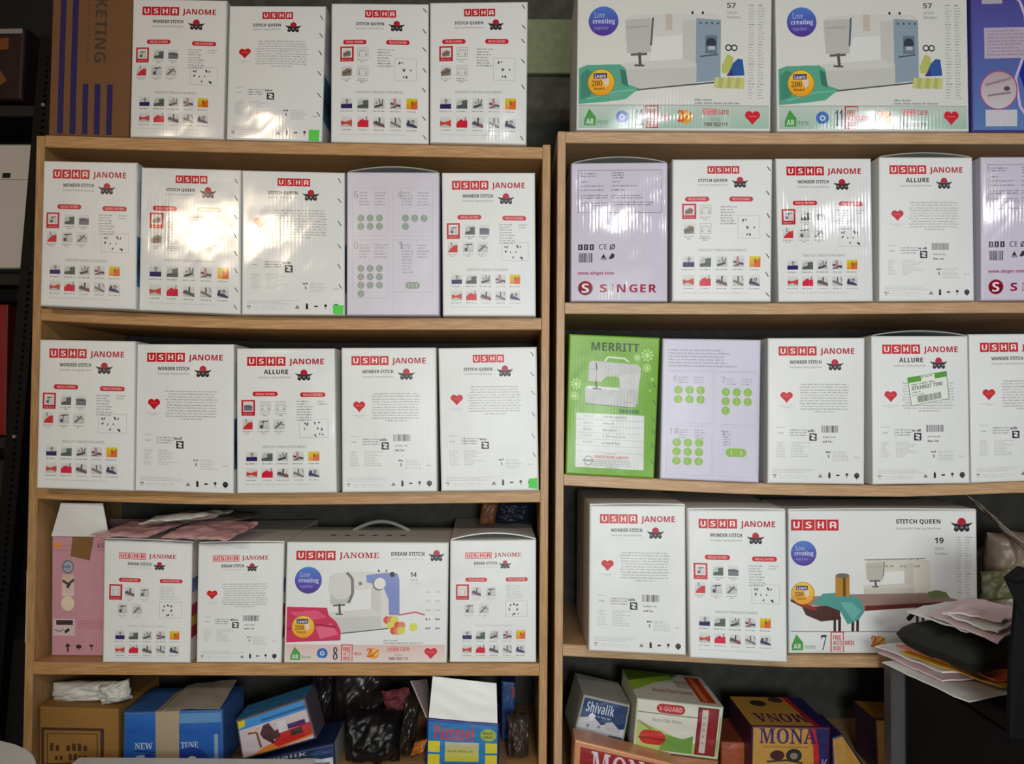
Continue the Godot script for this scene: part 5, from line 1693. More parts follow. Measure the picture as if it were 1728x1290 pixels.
	var pc := obj("leather_purse", pouch(Vector3(0.018, 0, 0), Vector3(0.004, 0.026, 0), Vector3(0, 0, 0.014), 0.004, 23.0, 14), mat(Color(0.42, 0.25, 0.13), 0.5), self, Vector3(-0.0499, 1.2257, -0.1973))
	rest(pc, 1.2379)
	tag(pc, "small tan leather purse leaning against the dark blue pouch", "purse")


func right_top():
	var d := Vector3(0, 0, -0.22)
	sewing("wide box picturing a white machine, left one of two with teal cloth on top", [Vector3(0.1263, 2.3639, 0.01), Vector3(0.5183, 2.3657, 0.01), Vector3(0.5146, 2.0575, 0.01), Vector3(0.125, 2.0569, 0.01)], d, "wide_teal", {"bulge": 0.007, "card": M.card})
	sewing("wide box picturing a white machine, right one of two with teal cloth on top", [Vector3(0.5239, 2.3667, 0.008), Vector3(0.9113, 2.3696, 0.008), Vector3(0.914, 2.0606, 0.008), Vector3(0.5283, 2.0577, 0.008)], d, "wide_teal", {"bulge": 0.006})
	sewing("glossy blue and purple box at the right end of the right bookcase top", [Vector3(0.9195, 2.3743, 0.006), Vector3(1.307, 2.3796, 0.006), Vector3(1.3006, 2.0635, 0.006), Vector3(0.9209, 2.0606, 0.006)], d, "blue_wide", {"bulge": 0.006, "card": M.card_blue})


func right_second():
	var d := Vector3(0, 0, -0.36)
	sewing("lilac box with round red S mark beside the right bookcase's side panel", [Vector3(0.1151, 1.989, 0.014), Vector3(0.308, 1.9922, 0.014), Vector3(0.3087, 1.7123, 0.014), Vector3(0.1155, 1.7114, 0.014)], d, "red_s", {"card": M.card_lilac, "bulge": 0.005})
	arched_flap("top_flap", 0.011, 0.6, M.card_dull)
	sewing("white stapled box of accessory pictures, second on the right bookcase's second shelf", [Vector3(0.3167, 1.9971, 0.018), Vector3(0.5163, 1.9992, 0.018), Vector3(0.5132, 1.7133, 0.018), Vector3(0.3168, 1.7124, 0.018)], d, "features_queen")
	staples(0.955, [0.07, 0.24, 0.40, 0.54, 0.68, 0.81, 0.95])
	sewing("white box of accessory pictures with streaky glare in the middle of the right second shelf", [Vector3(0.5234, 2.0016, 0.014), Vector3(0.7147, 2.003, 0.014), Vector3(0.7177, 1.716, 0.014), Vector3(0.5291, 1.7135, 0.014)], d, "features_wonder_streaky", {"bulge": 0.004})
	sewing("white box with heart and barcode beside the last lilac box, big short name", [Vector3(0.73, 2.006, 0.014), Vector3(0.9173, 2.007, 0.014), Vector3(0.9192, 1.7187, 0.014), Vector3(0.7295, 1.7161, 0.014)], d, "story_allure", {"bulge": 0.004})
	arched_flap("top_flap", 0.008, 0.6, M.card_dull)
	sewing("lilac box with round red S mark cut by the right edge of the photo", [Vector3(0.9335, 2.0076, 0.014), Vector3(1.1261, 2.0097, 0.014), Vector3(1.122, 1.7214, 0.014), Vector3(0.9322, 1.7189, 0.014)], d, "red_s", {"card": M.card_lilac, "bulge": 0.005})


func right_third():
	var d := Vector3(0, 0, -0.36)
	sewing("bright green box picturing a grey sewing machine above a white label", [Vector3(0.1135, 1.6471, 0.01), Vector3(0.2943, 1.6408, 0.01), Vector3(0.2833, 1.3605, 0.01), Vector3(0.1077, 1.3682, 0.01)], d, "green_box", {"card": M.card_green, "bulge": 0.005})
	staples(0.965, [0.34, 0.46, 0.58, 0.67, 0.77, 0.88])
	sewing("lilac box with bright green stitch dots beside the bright green box", [Vector3(0.2992, 1.6395, 0.012), Vector3(0.495, 1.6381, 0.012), Vector3(0.4907, 1.3535, 0.012), Vector3(0.2945, 1.36, 0.012)], d, "lilac_green", {"card": M.card_lilac})
	sewing("white box with red heart and barcode beside the lilac box with green dots", [Vector3(0.509, 1.6418, 0.01), Vector3(0.7025, 1.6439, 0.01), Vector3(0.7003, 1.3518, 0.01), Vector3(0.5083, 1.3529, 0.01)], d, "story_wonder")
	sewing("white box with a crooked price tag beside its red heart", [Vector3(0.7142, 1.6474, 0.012), Vector3(0.9068, 1.6488, 0.012), Vector3(0.909, 1.3556, 0.012), Vector3(0.716, 1.3517, 0.012)], d, "story_allure", {"bulge": 0.004})
	arched_flap("top_flap", 0.009, 0.6, M.card_dull)
	var pt := patch("price_tag", [Vector2(0.355, 0.283), Vector2(0.762, 0.238), Vector2(0.785, 0.425), Vector2(0.392, 0.475)], M.price, "white price tag with green corners and a barcode")
	pt.set_meta("label", "white price tag with green corners and a barcode")
	sewing("white box with a red heart cut by the right edge of the photo", [Vector3(0.9106, 1.6527, 0.008), Vector3(1.1038, 1.6554, 0.008), Vector3(1.1022, 1.3641, 0.008), Vector3(0.9134, 1.3558, 0.008)], d, "story_wonder")


func right_fourth():
	var d := Vector3(0, 0, -0.36)
	sewing("white box with red heart at the left of the right fourth shelf, showing its side", [Vector3(0.1529, 1.3098, 0.041), Vector3(0.3397, 1.3112, 0.041), Vector3(0.3415, 1.021, 0.041), Vector3(0.1526, 1.0287, 0.041)], Vector3(0, 0, -0.33), "story_wonder", {"bulge": 0.003, "card": M.card})
	arched_flap("lid", 0.0012, 0.93, M.card, 0.004)
	sewing("white box of accessory pictures jutting over the right fourth shelf's edge", [Vector3(0.3408, 1.3043, 0.056), Vector3(0.5306, 1.3046, 0.056), Vector3(0.5332, 1.0128, 0.056), Vector3(0.346, 1.0208, 0.056)], d, "features_wonder", {"bulge": 0.003})
	arched_flap("lid", 0.0012, 0.93, M.card, 0.004)
	sewing("wide white box picturing a machine on a folding table with teal cloth", [Vector3(0.5555, 1.2976, -0.012), Vector3(0.9341, 1.3004, -0.012), Vector3(0.9348, 1.0145, -0.012), Vector3(0.5564, 1.012, -0.012)], Vector3(0, 0, -0.2), "wide_table", {"bulge": 0.003})
	arched_flap("lid", 0.0012, 0.93, M.card, 0.004)
	var wrap := thing("plastic_bag", "crumpled translucent plastic bag beside the wide box with the folding table picture", "bag", Vector3(1.0739, 0.9806, -0.16))
	var at: Vector3 = wrap.position
	var lump := mat(Color(0.52, 0.46, 0.40), 0.35)
	obj("bag_body", pouch(Vector3(0.070, 0.0, 0), Vector3(0.0, 0.105, 0), Vector3(0, 0, 0.06), 0.03, 31.0, 34, 3.0), lump, wrap, Vector3(1.1012, 1.1315, -0.17) - at)
	obj("bag_neck", pouch(Vector3(1.0397, 1.2657, -0.14) - Vector3(0.9917, 1.3059, -0.14), Vector3(-0.017, 0.017, 0), Vector3(0, 0, 0.012), 0.016, 37.0, 20), M.plastic_grey, wrap, Vector3(1.0296, 1.2733, -0.14) - at)
	obj("bag_fold", pouch(Vector3(1.0889, 1.2097, -0.12) - Vector3(1.0415, 1.2507, -0.12), Vector3(-0.018, 0.020, 0), Vector3(0, 0, 0.014), 0.016, 41.0, 20), M.plastic_grey, wrap, Vector3(1.069, 1.2309, -0.12) - at)
	var gp := obj("green_packet", pouch(Vector3(0.035, 0.004, 0), Vector3(0.0, 0.03, 0), Vector3(0, 0, 0.010), 0.012, 43.0, 16), mat(Color(0.37, 0.37, 0.24), 0.45), self, Vector3(1.0007, 1.1421, -0.06))
	tag(gp, "dull green plastic packet in front of the crumpled plastic bag", "packet")


func left_bottom():
	var d := Vector3(-0.006, 0, -0.22)
	carton("brown_carton", "brown carton with dark printed frames at the left of the lowest shelf", "", [Vector3(-0.9236, 0.9053, 0.0143), Vector3(-0.7694, 0.9004, 0.0101), Vector3(-0.7672, 0.788, 0.0101), Vector3(-0.921, 0.7885, 0.0142)], d, {"front": M.kraft_frame, "card": M.kraft_light}, {"bulge": 0.002})
	var roll := thing("plastic_roll", "rolled white plastic bag lying on the brown carton", "bag", Vector3(-0.849, 0.8893, -0.0357))
	obj("roll", pouch(Vector3(0.064, 0.002, 0), Vector3(0, 0.0185, 0), Vector3(0, 0, 0.022), 0.010, 51.0, 28), M.plastic_white, roll, Vector3(-0.008, 0.032, 0))
	obj("knot", pouch(Vector3(0.030, 0.006, 0), Vector3(-0.004, 0.019, 0), Vector3(0, 0, 0.020), 0.014, 53.0, 22, 3.0), M.plastic_white, roll, Vector3(0.060, 0.035, 0.018))
	carton("taped_blue_box", "blue box with a wide beige tape down its front on the lowest shelf", "", [Vector3(-0.7592, 0.8941, 0.0118), Vector3(-0.5653, 0.8996, 0.0066), Vector3(-0.5622, 0.7873, 0.0065), Vector3(-0.7584, 0.788, 0.0118)], Vector3(-0.004, 0, -0.15), {"front": M.tune, "card": mat(Color(0.22, 0.38, 0.62), 0.5)}, {"bulge": 0.002})
	patch("tape", [Vector2(0.325, 0.0), Vector2(0.565, 0.0), Vector2(0.565, 0.99), Vector2(0.335, 0.99)], M.beige_tape, "wide beige tape")
	var up := Vector3(0, 0.0006, 0)
	obj("tape", slab([fb.tl.lerp(fb.tr, 0.33) + fb.dv * 0.95 + up, fb.tl.lerp(fb.tr, 0.57) + fb.dv * 0.95 + up, fb.tl.lerp(fb.tr, 0.57) + up, fb.tl.lerp(fb.tr, 0.33) + up], up * 0.7, 0.001, 0.001), M.beige_tape, fb.root)
	obj("flap", slab([fb.tl.lerp(fb.tr, 0.45) + fb.dv * 0.75 + Vector3(0, 0.016, 0), fb.tl.lerp(fb.tr, 0.97) + fb.dv * 0.8 + Vector3(0, 0.022, 0), fb.tl.lerp(fb.tr, 0.97) + up * 3.0, fb.tl.lerp(fb.tr, 0.40) + up * 3.0], up, 0.004, 0.003, 4.0), mat(Color(0.58, 0.54, 0.48), 0.5), fb.root)
	carton("dark_blue_box", "dark blue box with white edges under the tilted picture box", "boxes with a dark blue printed front", [Vector3(-0.5265, 0.7959, 0.0096), Vector3(-0.3452, 0.8358, 0.0047), Vector3(-0.3422, 0.7866, 0.0046), Vector3(-0.5264, 0.7872, 0.0096)], Vector3(-0.004, 0, -0.13), {"front": M.shiva, "card": mat(Color(0.10, 0.16, 0.32), 0.5), "right": M.card_dull}, {"bulge": 0.001})
	carton("picture_box", "small tilted box picturing a sewing machine under a blue band", "", [Vector3(-0.5364, 0.8824, 0.0198), Vector3(-0.4011, 0.927, 0.0162), Vector3(-0.378, 0.8465, 0.0156), Vector3(-0.5226, 0.8056, 0.0195)], Vector3(-0.002, 0.0, -0.09), {"front": M.picture, "card": mat(Color(0.34, 0.30, 0.34), 0.5), "top": mat(Color(0.22, 0.50, 0.70), 0.4)}, {"bulge": 0.002})
	carton("open_blue_box", "open blue and yellow box with raised white flaps on the lowest shelf", "", [Vector3(-0.1633, 0.8861, 0.0058), Vector3(-0.0195, 0.8743, 0.0019), Vector3(-0.0201, 0.7855, 0.0019), Vector3(-0.1649, 0.786, 0.0058)], Vector3(-0.003, 0, -0.12), {"front": M.pammel, "card": mat(Color(0.10, 0.16, 0.44), 0.4)}, {"open": true, "bulge": 0.002})
	var a: Vector3 = fb.tl
	var b: Vector3 = fb.tr
	obj("flap", slab([a + Vector3(0.010, 0.078, -0.012), b + Vector3(-0.007, 0.076, -0.012), b + Vector3(-0.004, 0.001, 0), a + Vector3(0.004, 0.001, 0)], Vector3(0, 0, 0.0012), 0.003, 0.002, 6.0), M.card, fb.root).set_meta("label", "raised white flap")
	obj("flap", slab([a + Vector3(-0.032, 0.072, 0.0), a + Vector3(-0.010, 0.045, -0.10), a + Vector3(0, 0, -0.10), a], Vector3(0.0012, 0.0004, 0), 0.002), mat(Color(0.62, 0.55, 0.54), 0.7), fb.root).set_meta("label", "side flap leaning outwards")
	carton("thin_blue_box", "thin blue box standing behind the open blue and yellow box", "", [Vector3(-0.0181, 0.9126, -0.1482), Vector3(0.0125, 0.9101, -0.149), Vector3(0.0116, 0.7854, -0.149), Vector3(-0.0171, 0.7855, -0.1482)], Vector3(-0.003, 0, -0.12), {"front": mat(Color(0.14, 0.26, 0.50), 0.4), "card": mat(Color(0.14, 0.22, 0.42), 0.4)}, {"bulge": 0.001})
	patch("red_label", [Vector2(0.70, 0.08), Vector2(0.96, 0.08), Vector2(0.96, 0.25), Vector2(0.70, 0.25)], mat(Color(0.50, 0.22, 0.24), 0.5), "red label")
	# dark bags in the middle of the lowest shelf
	var blk := mat(Color(0.045, 0.04, 0.045), 0.45)
	var bags := [
		[Vector3(-0.2734, 0.8184, -0.0313), Vector3(0.055, 0, 0), Vector3(0, 0.05, 0), 0.045, blk, "black plastic bag in the middle of the lowest shelf", 61.0],
		[Vector3(-0.3193, 0.8036, -0.18), Vector3(0.06, 0.01, 0), Vector3(0, 0.078, 0), 0.05, mat(Color(0.15, 0.12, 0.12), 0.35), "dark brown bag behind the black plastic bag on the lowest shelf", 67.0],
		[Vector3(-0.2043, 0.8108, -0.0531), Vector3(0.016, 0, 0), Vector3(0.008, 0.06, 0), 0.03, mat(Color(0.17, 0.14, 0.12), 0.3), "narrow dark bag left of the open blue and yellow box", 71.0],
		[Vector3(0.0177, 0.8018, -0.0591), Vector3(0.022, 0, 0), Vector3(0, 0.042, 0), 0.035, mat(Color(0.24, 0.19, 0.17), 0.35), "brown bag at the right end of the left lowest shelf", 73.0],
		[Vector3(-0.4161, 0.7802, -0.2374), Vector3(0.025, 0, 0), Vector3(0.006, 0.08, 0), 0.04, mat(Color(0.16, 0.13, 0.15), 0.25), "dark glossy bag behind the tilted picture box", 77.0],
	]
	for k in bags.size():
		var p = bags[k]
		var o := obj("plastic_bag", pouch(p[1], p[2], Vector3(0, 0, p[3]), 0.02, p[6], 30, 3.0), p[4], self, p[0])
		rest(o, 0.7871)
		tag(o, p[5], "bag", "dark bags on the lowest shelf")
	var rc := obj("red_cloth", pouch(Vector3(0.028, 0.004, 0), Vector3(-0.006, 0.022, 0), Vector3(0, 0, 0.012), 0.012, 79.0, 16), mat(Color(0.36, 0.12, 0.16), 0.7), self, Vector3(-0.2294, 0.8952, -0.0725))
	tag(rc, "crumpled dark red cloth on the dark bags", "cloth")
	var ot := obj("orange_packet", pouch(Vector3(0.013, 0.004, 0), Vector3(0.004, 0.013, 0), Vector3(0, 0, 0.006), 0.006, 83.0, 12), mat(Color(0.62, 0.34, 0.10), 0.3), self, Vector3(-0.1775, 0.8298, 0.0101))
	tag(ot, "small orange packet beside the open blue and yellow box", "packet")


func right_bottom():
	carton("brown_carton", "plain brown carton holding up the dark blue and white box", "", [Vector3(0.1262, 0.8324, -0.038), Vector3(0.228, 0.8107, -0.038), Vector3(0.2282, 0.7562, -0.038), Vector3(0.1267, 0.7557, -0.038)], Vector3(0, 0, -0.16), {"front": M.kraft, "card": M.kraft}, {"bulge": 0.001})
	carton("dark_blue_box", "dark blue and white box leaning beside the right bookcase's side panel", "boxes with a dark blue printed front", [Vector3(0.1495, 0.9204, -0.036), Vector3(0.2442, 0.8997, -0.036), Vector3(0.229, 0.8127, -0.036), Vector3(0.1273, 0.8344, -0.036)], Vector3(-0.007, 0, -0.15), {"front": M.shiva, "card": M.card_dull}, {"bulge": 0.002})
	carton("orange_box", "orange box under the white and green heater box", "", [Vector3(0.2413, 0.8256, 0.006), Vector3(0.4129, 0.8061, 0.006), Vector3(0.4129, 0.7571, 0.006), Vector3(0.2415, 0.7563, 0.006)], Vector3(0, 0, -0.18), {"front": mat(Color(0.62, 0.40, 0.26), 0.5), "card": mat(Color(0.60, 0.36, 0.22), 0.5)}, {"bulge": 0.001})
	carton("heater_box", "white and green box with a red badge and a dark red heater picture", "", [Vector3(0.2505, 0.9294, 0.012), Vector3(0.4219, 0.9122, 0.012), Vector3(0.4103, 0.8096, 0.012), Vector3(0.2428, 0.829, 0.012)], Vector3(-0.004, 0, -0.20), {"front": M.heater, "card": mat(Color(0.74, 0.76, 0.68), 0.45), "top": M.heater_top}, {"bulge": 0.002})
	carton("red_box", "red box with light frame and big white letters at the bottom edge", "", [Vector3(0.1245, 0.87, 0.07), Vector3(0.316, 0.8236, 0.07), Vector3(0.3162, 0.7566, 0.07), Vector3(0.1187, 0.7557, 0.07)], Vector3(0, 0, -0.06), {"front": M.mon, "card": mat(Color(0.76, 0.52, 0.36), 0.3)}, {"bulge": 0.001})
	carton("rust_box", "rust coloured box between the heater box and the yellow box with big letters", "", [Vector3(0.4293, 0.8238, -0.05), Vector3(0.4847, 0.8218, -0.05), Vector3(0.4847, 0.7575, -0.05), Vector3(0.4294, 0.7572, -0.05)], Vector3(0, 0, -0.14), {"front": mat(Color(0.60, 0.28, 0.14), 0.45), "card": mat(Color(0.52, 0.24, 0.13), 0.45)}, {"bulge": 0.002})
	carton("yellow_box", "yellow box with big purple letters and red curve on the right lowest shelf", "yellow boxes on the lowest shelf", [Vector3(0.4787, 0.8738, 0), Vector3(0.6357, 0.8715, 0), Vector3(0.633, 0.7584, 0), Vector3(0.4762, 0.7574, 0)], Vector3(0, 0, -0.18), {"front": M.monarch, "card": mat(Color(0.25, 0.10, 0.20), 0.45), "top": M.monarch_top}, {"bulge": 0.002})
	carton("yellow_box", "yellow box with a sloping dark right edge beside the one with big letters", "yellow boxes on the lowest shelf", [Vector3(0.6451, 0.8434, -0.02), Vector3(0.6653, 0.8506, -0.02), Vector3(0.7313, 0.7591, -0.02), Vector3(0.6449, 0.7585, -0.02)], Vector3(0, 0, -0.12), {"front": mat(Color(0.68, 0.50, 0.22), 0.45), "card": mat(Color(0.14, 0.11, 0.30), 0.45)}, {"bulge": 0.002})
	carton("yellow_box", "yellow box half hidden behind the grey table leg on the lowest shelf", "yellow boxes on the lowest shelf", [Vector3(0.7466, 0.8692, -0.06), Vector3(0.8302, 0.8662, -0.06), Vector3(0.8328, 0.7599, -0.06), Vector3(0.7504, 0.7593, -0.06)], Vector3(0, 0, -0.11), {"front": mat(Color(0.66, 0.47, 0.20), 0.45), "card": mat(Color(0.22, 0.13, 0.20), 0.45), "top": mat(Color(0.66, 0.46, 0.20), 0.45)}, {"bulge": 0.002})


func rack():
	# a black slotted steel rack stands behind the left bookcase's side
	var foot: Vector3 = Vector3(-1.2683, 0.6014, -0.47)
	var root := thing("metal_rack", "black slotted steel rack at the left edge of the photo", "rack", Vector3(foot.x, 0, -0.47))
	var top: Vector3 = Vector3(-1.1875, 2.4384, -0.47) - root.position
	var low: Vector3 = Vector3(-1.2822, 0.9384, -0.47) - root.position
	low = top + (low - top) * (top.y / (top.y - low.y))
	var along := (top - low).normalized()
	var side := along.cross(Vector3.BACK).normalized() * -1.0
	if side.x < 0.0: side = -side
	var st := begin()
	var n := 150
	var step := (top - low).length() / n
	var hw := 0.021
	var holew := 0.0036
	var off := 0.004
	for k in n:
		var a := low + along * step * k
		var s0 := [-hw, off - holew, off + holew, hw]
		for z in [0.0, -0.002]:
			var dz := Vector3(0, 0, z)
			var out := Vector3.BACK if z == 0.0 else Vector3.FORWARD
			for c in [[0, 1, 0.0, 1.0], [2, 3, 0.0, 1.0], [1, 2, 0.0, 0.26], [1, 2, 0.74, 1.0]]:
				flat(st, a + side * s0[c[0]] + along * step * c[2] + dz, a + side * s0[c[1]] + along * step * c[2] + dz, a + side * s0[c[1]] + along * step * c[3] + dz, a + side * s0[c[0]] + along * step * c[3] + dz, out)
	var fl := Vector3(0, 0, -0.04)
	var e := side * hw
	flat(st, low + e, top + e, top + e + fl, low + e + fl, side)
	flat(st, low + e - side * 0.002, top + e - side * 0.002, top + e - side * 0.002 + fl, low + e - side * 0.002 + fl, -side)
	var post := obj("post", st.commit(), M.steel, root)
	for y in [177, 737]:
		var p: Vector3 = (Vector3(-1.1961, 2.2594, -0.468) if y == 177 else Vector3(-1.2505, 1.417, -0.468)) - root.position
		var cyl := CylinderMesh.new()
		cyl.top_radius = 0.0045
		cyl.bottom_radius = 0.0055
		cyl.height = 0.005
		cyl.radial_segments = 10
		var b := obj("bolt", cyl, M.bolt, post, p)
		b.rotation.x = PI / 2.0
	for y in [2.2644, 1.8311, 1.4144, 0.9781]:
		obj("shelf", block_mesh(Vector3(0.56, 0.030, 0.22), 0.002), M.steel_dull, root, Vector3(-0.31 + 0.085 * (y - 0.7), y - 0.015, -0.126))
	obj("back_panel", block_mesh(Vector3(1.0, 2.86, 0.01), 0.001), M.steel_dull, root, Vector3(-0.19, 1.44, -0.245))  # added dark sheet so the gap behind the rack reads near black
	carton("maroon_pack", "dark maroon pack with a silver strip and orange print on the rack", "", [Vector3(-1.4795, 2.4758, -0.52), Vector3(-1.2743, 2.4805, -0.52), Vector3(-1.2776, 2.2857, -0.52), Vector3(-1.4824, 2.2842, -0.52)], Vector3(0, 0, -0.1), {"front": mat(Color(0.19, 0.09, 0.09), 0.4), "card": mat(Color(0.17, 0.08, 0.08), 0.4)}, {"bulge": 0.002, "round": 0.012})
	patch("silver_strip", [Vector2(0.52, 0.02), Vector2(0.965, 0.02), Vector2(0.965, 0.085), Vector2(0.52, 0.085)], mat(Color(0.62, 0.60, 0.60), 0.4), "silver strip")
	patch("orange_print", [Vector2(0.50, 0.16), Vector2(0.80, 0.14), Vector2(0.80, 0.30), Vector2(0.50, 0.32)], mat(Color(0.50, 0.28, 0.12), 0.5), "orange print")
	patch("yellow_print", [Vector2(0.50, 0.55), Vector2(0.68, 0.55), Vector2(0.80, 0.72), Vector2(0.50, 0.95)], mat(Color(0.50, 0.32, 0.12), 0.5), "yellow print")
	carton("white_carton", "plain white carton with a small dark handle slot on the rack", "", [Vector3(-1.4012, 2.1612, -0.48), Vector3(-1.2282, 2.1625, -0.48), Vector3(-1.2436, 1.8422, -0.48), Vector3(-1.4084, 1.841, -0.48)], Vector3(0, 0, -0.12), {"front": mat(Color(0.84, 0.80, 0.78), 0.6), "card": M.card_dull}, {"bulge": 0.002})
	patch("handle_slot", [Vector2(0.60, 0.235), Vector2(0.715, 0.235), Vector2(0.712, 0.275), Vector2(0.598, 0.275)], M.leather, "dark handle slot")
	patch("lid_edge", [Vector2(0.01, 0.285), Vector2(0.985, 0.285), Vector2(0.985, 0.289), Vector2(0.01, 0.289)], mat(Color(0.58, 0.54, 0.50), 0.7))
	carton("black_case", "black case above the red carton on the rack", "", [Vector3(-1.441, 1.7964, -0.51), Vector3(-1.2672, 1.7977, -0.51), Vector3(-1.2709, 1.7594, -0.51), Vector3(-1.4461, 1.7581, -0.51)], Vector3(0, 0, -0.1), {"front": M.black, "card": M.black}, {"bulge": 0.003, "round": 0.008})
	carton("red_carton", "dark red carton at the left edge on the rack", "", [Vector3(-1.4552, 1.755, -0.51), Vector3(-1.2968, 1.7562, -0.51), Vector3(-1.295, 1.4168, -0.51), Vector3(-1.4543, 1.4156, -0.51)], Vector3(0, 0, -0.1), {"front": mat(Color(0.55, 0.07, 0.06), 0.45), "card": mat(Color(0.35, 0.06, 0.05), 0.5)}, {"bulge": 0.003})
	carton("maroon_carton", "dark maroon carton low on the rack under the red carton", "", [Vector3(-1.4515, 1.356, -0.52), Vector3(-1.3022, 1.3571, -0.52), Vector3(-1.3149, 0.9893, -0.52), Vector3(-1.4498, 0.9883, -0.52)], Vector3(0, 0, -0.1), {"front": mat(Color(0.16, 0.06, 0.07), 0.5), "card": mat(Color(0.12, 0.05, 0.06), 0.5)}, {"bulge": 0.003})


func table_side():
	# white counter in the near foreground, cut by the bottom edge
	var w := thing("white_table", "white table top cut by the bottom edge below the blue box", "table", Vector3(-0.55, 0, 0.42))
	var wt: float = 0.8418
	obj("table_top", block_mesh(Vector3(0.4423, 0.03, 0.5), 0.004), mat(Color(0.80, 0.81, 0.80), 0.4), w, Vector3(-0.583 + 0.55, wt - 0.015, -0.07))
	for sx in [-0.2, 0.2]:
		for sz in [-0.27, 0.13]: obj("leg", block_mesh(Vector3(0.03, wt - 0.03, 0.03), 0.002), M.steel_dull, w, Vector3(sx + -0.583 + 0.55, (wt - 0.03) / 2.0, sz))
	var s := thing("round_table", "round white table top in the bottom left corner of the photo", "table", Vector3(-0.715, 0, 0.77))
	var seat := begin()
	var sy: float = 1.0627
	var ring := []
	for k in 37: ring.append(Vector3(0.16 * cos(TAU * k / 36.0), 0, 0.16 * sin(TAU * k / 36.0)))
	var low := Vector3(0, -0.025, 0)
	for k in 36:
		flat(seat, Vector3.ZERO, ring[k], ring[k + 1], Vector3.ZERO, Vector3.UP)
		flat(seat, ring[k], ring[k + 1], ring[k + 1] * 0.97 + low, ring[k] * 0.97 + low, ring[k])
		flat(seat, low, ring[k] * 0.97 + low, ring[k + 1] * 0.97 + low, low, Vector3.DOWN)
	obj("table_top", seat.commit(), mat(Color(0.76, 0.77, 0.75), 0.4), s, Vector3(0, sy, 0))
	var pole := begin()
	tube(pole, [Vector3(0, 0.02, 0), Vector3(0, sy - 0.025, 0)], 0.02, 12)
	obj("pole", pole.commit(), M.steel_dull, s)
	obj("base", block_mesh(Vector3(0.24, 0.02, 0.24), 0.004), M.steel_dull, s, Vector3(0, 0.01, 0))
	# dark table at the right
	var th := 1.05
	var t := thing("dark_table", "dark table with a grey leg in front of the right bookcase", "table", Vector3(1.2, 0, 0.42))
	obj("table_top", block_mesh(Vector3(0.93, 0.028, 0.66), 0.004), M.black, t, Vector3(0.0 + 0.005, th - 0.014, -0.02))
	obj("leg", block_mesh(Vector3(0.036, th - 0.028, 0.036), 0.003), mat(Color(0.30, 0.29, 0.30), 0.5), t, Vector3(0.7348, 0.8298, 0.075) * Vector3(1, 0, 1) + Vector3(-1.2, (th - 0.028) / 2.0, -0.42))
	for p in [Vector3(0.42, 0, -0.30), Vector3(-0.40, 0, 0.26), Vector3(0.42, 0, 0.26)]: obj("leg", block_mesh(Vector3(0.036, th - 0.028, 0.036), 0.003), M.black, t, p + Vector3(0, (th - 0.028) / 2.0, 0))
	obj("back_panel", block_mesh(Vector3(0.80, 0.70, 0.012), 0.001), M.black, t, Vector3(0.05, th - 0.028 - 0.35, -0.325))
	obj("side_panel", block_mesh(Vector3(0.012, 0.85, 0.58), 0.001), M.black, t, Vector3(0.744 - 1.2, th - 0.028 - 0.425, -0.02))
	var sheets := [
		[[Vector3(0.6564, 1.0545, 0.1995), Vector3(0.9442, 1.0545, 0.0769), Vector3(0.9197, 1.0545, 0.2994), Vector3(0.7021, 1.0545, 0.4119)], M.paper, 0.0, 0.003, "white sheet lowest in the pile on the dark table"],
		[[Vector3(0.6667, 1.0605, 0.1562), Vector3(0.944, 1.0605, 0.0567), Vector3(0.9176, 1.0605, 0.2869), Vector3(0.7021, 1.0605, 0.3247)], M.paper_pink, 0.004, 0.003, "faintly pink sheet in the pile under the black bag"],
		[[Vector3(0.6684, 1.068, 0.1361), Vector3(0.94, 1.068, 0.0641), Vector3(0.8918, 1.068, 0.3449), Vector3(0.7135, 1.068, 0.3011)], M.paper, 0.003, 0.003, "white printed sheet curling from the pile under the black bag"],
		[[Vector3(0.6854, 1.0745, 0.2075), Vector3(0.9133, 1.0745, 0.1333), Vector3(0.8784, 1.0745, 0.3668), Vector3(0.7576, 1.0745, 0.3998)], M.paper_yellow, 0.002, 0.003, "yellow folder in the pile under the black bag"],
		[[Vector3(0.6859, 1.0815, 0.187), Vector3(0.8989, 1.0815, 0.14), Vector3(0.8639, 1.0815, 0.3904), Vector3(0.7554, 1.0815, 0.387)], M.paper_orange, 0.002, 0.003, "orange booklet directly under the black bag"],
	]
	for k in sheets.size():
		var q: Array = sheets[k][0]
		var c: Vector3 = (q[0] + q[1] + q[2] + q[3]) / 4.0
		var o := obj("paper_sheet", slab(q.map(func(p): return p - c), Vector3(0, 0.0012, 0), sheets[k][2], sheets[k][3], 3.0 + k * 7.0, 12), sheets[k][1], self, c)
		tag(o, sheets[k][4], "paper", "papers on the dark table")
	var bag_q := [Vector3(0.6613, 1.116, 0.2258), Vector3(0.8659, 1.116, 0.1413), Vector3(0.8942, 1.116, 0.2939), Vector3(0.6967, 1.116, 0.4511)]
	var bc: Vector3 = (bag_q[0] + bag_q[1] + bag_q[2] + bag_q[3]) / 4.0
	var bag := thing("black_bag", "flat black zipped bag lying on the pile of papers", "bag", bc)
	var ax: Vector3 = (bag_q[1] + bag_q[2] - bag_q[0] - bag_q[3]) / 4.0
	var ay: Vector3 = (bag_q[2] + bag_q[3] - bag_q[0] - bag_q[1]) / 4.0
	obj("bag_body", pouch(ax, ay, Vector3(0, 0.024, 0), 0.004, 91.0, 30, 8.0), M.leather, bag)
	var grip := begin()
	var g0: Vector3 = bag_q[0].lerp(bag_q[1], 0.18) - bc + Vector3(0, 0.018, 0)
	var g1: Vector3 = bag_q[0].lerp(bag_q[1], 0.62) - bc + Vector3(0, 0.018, 0)
	var pts := []
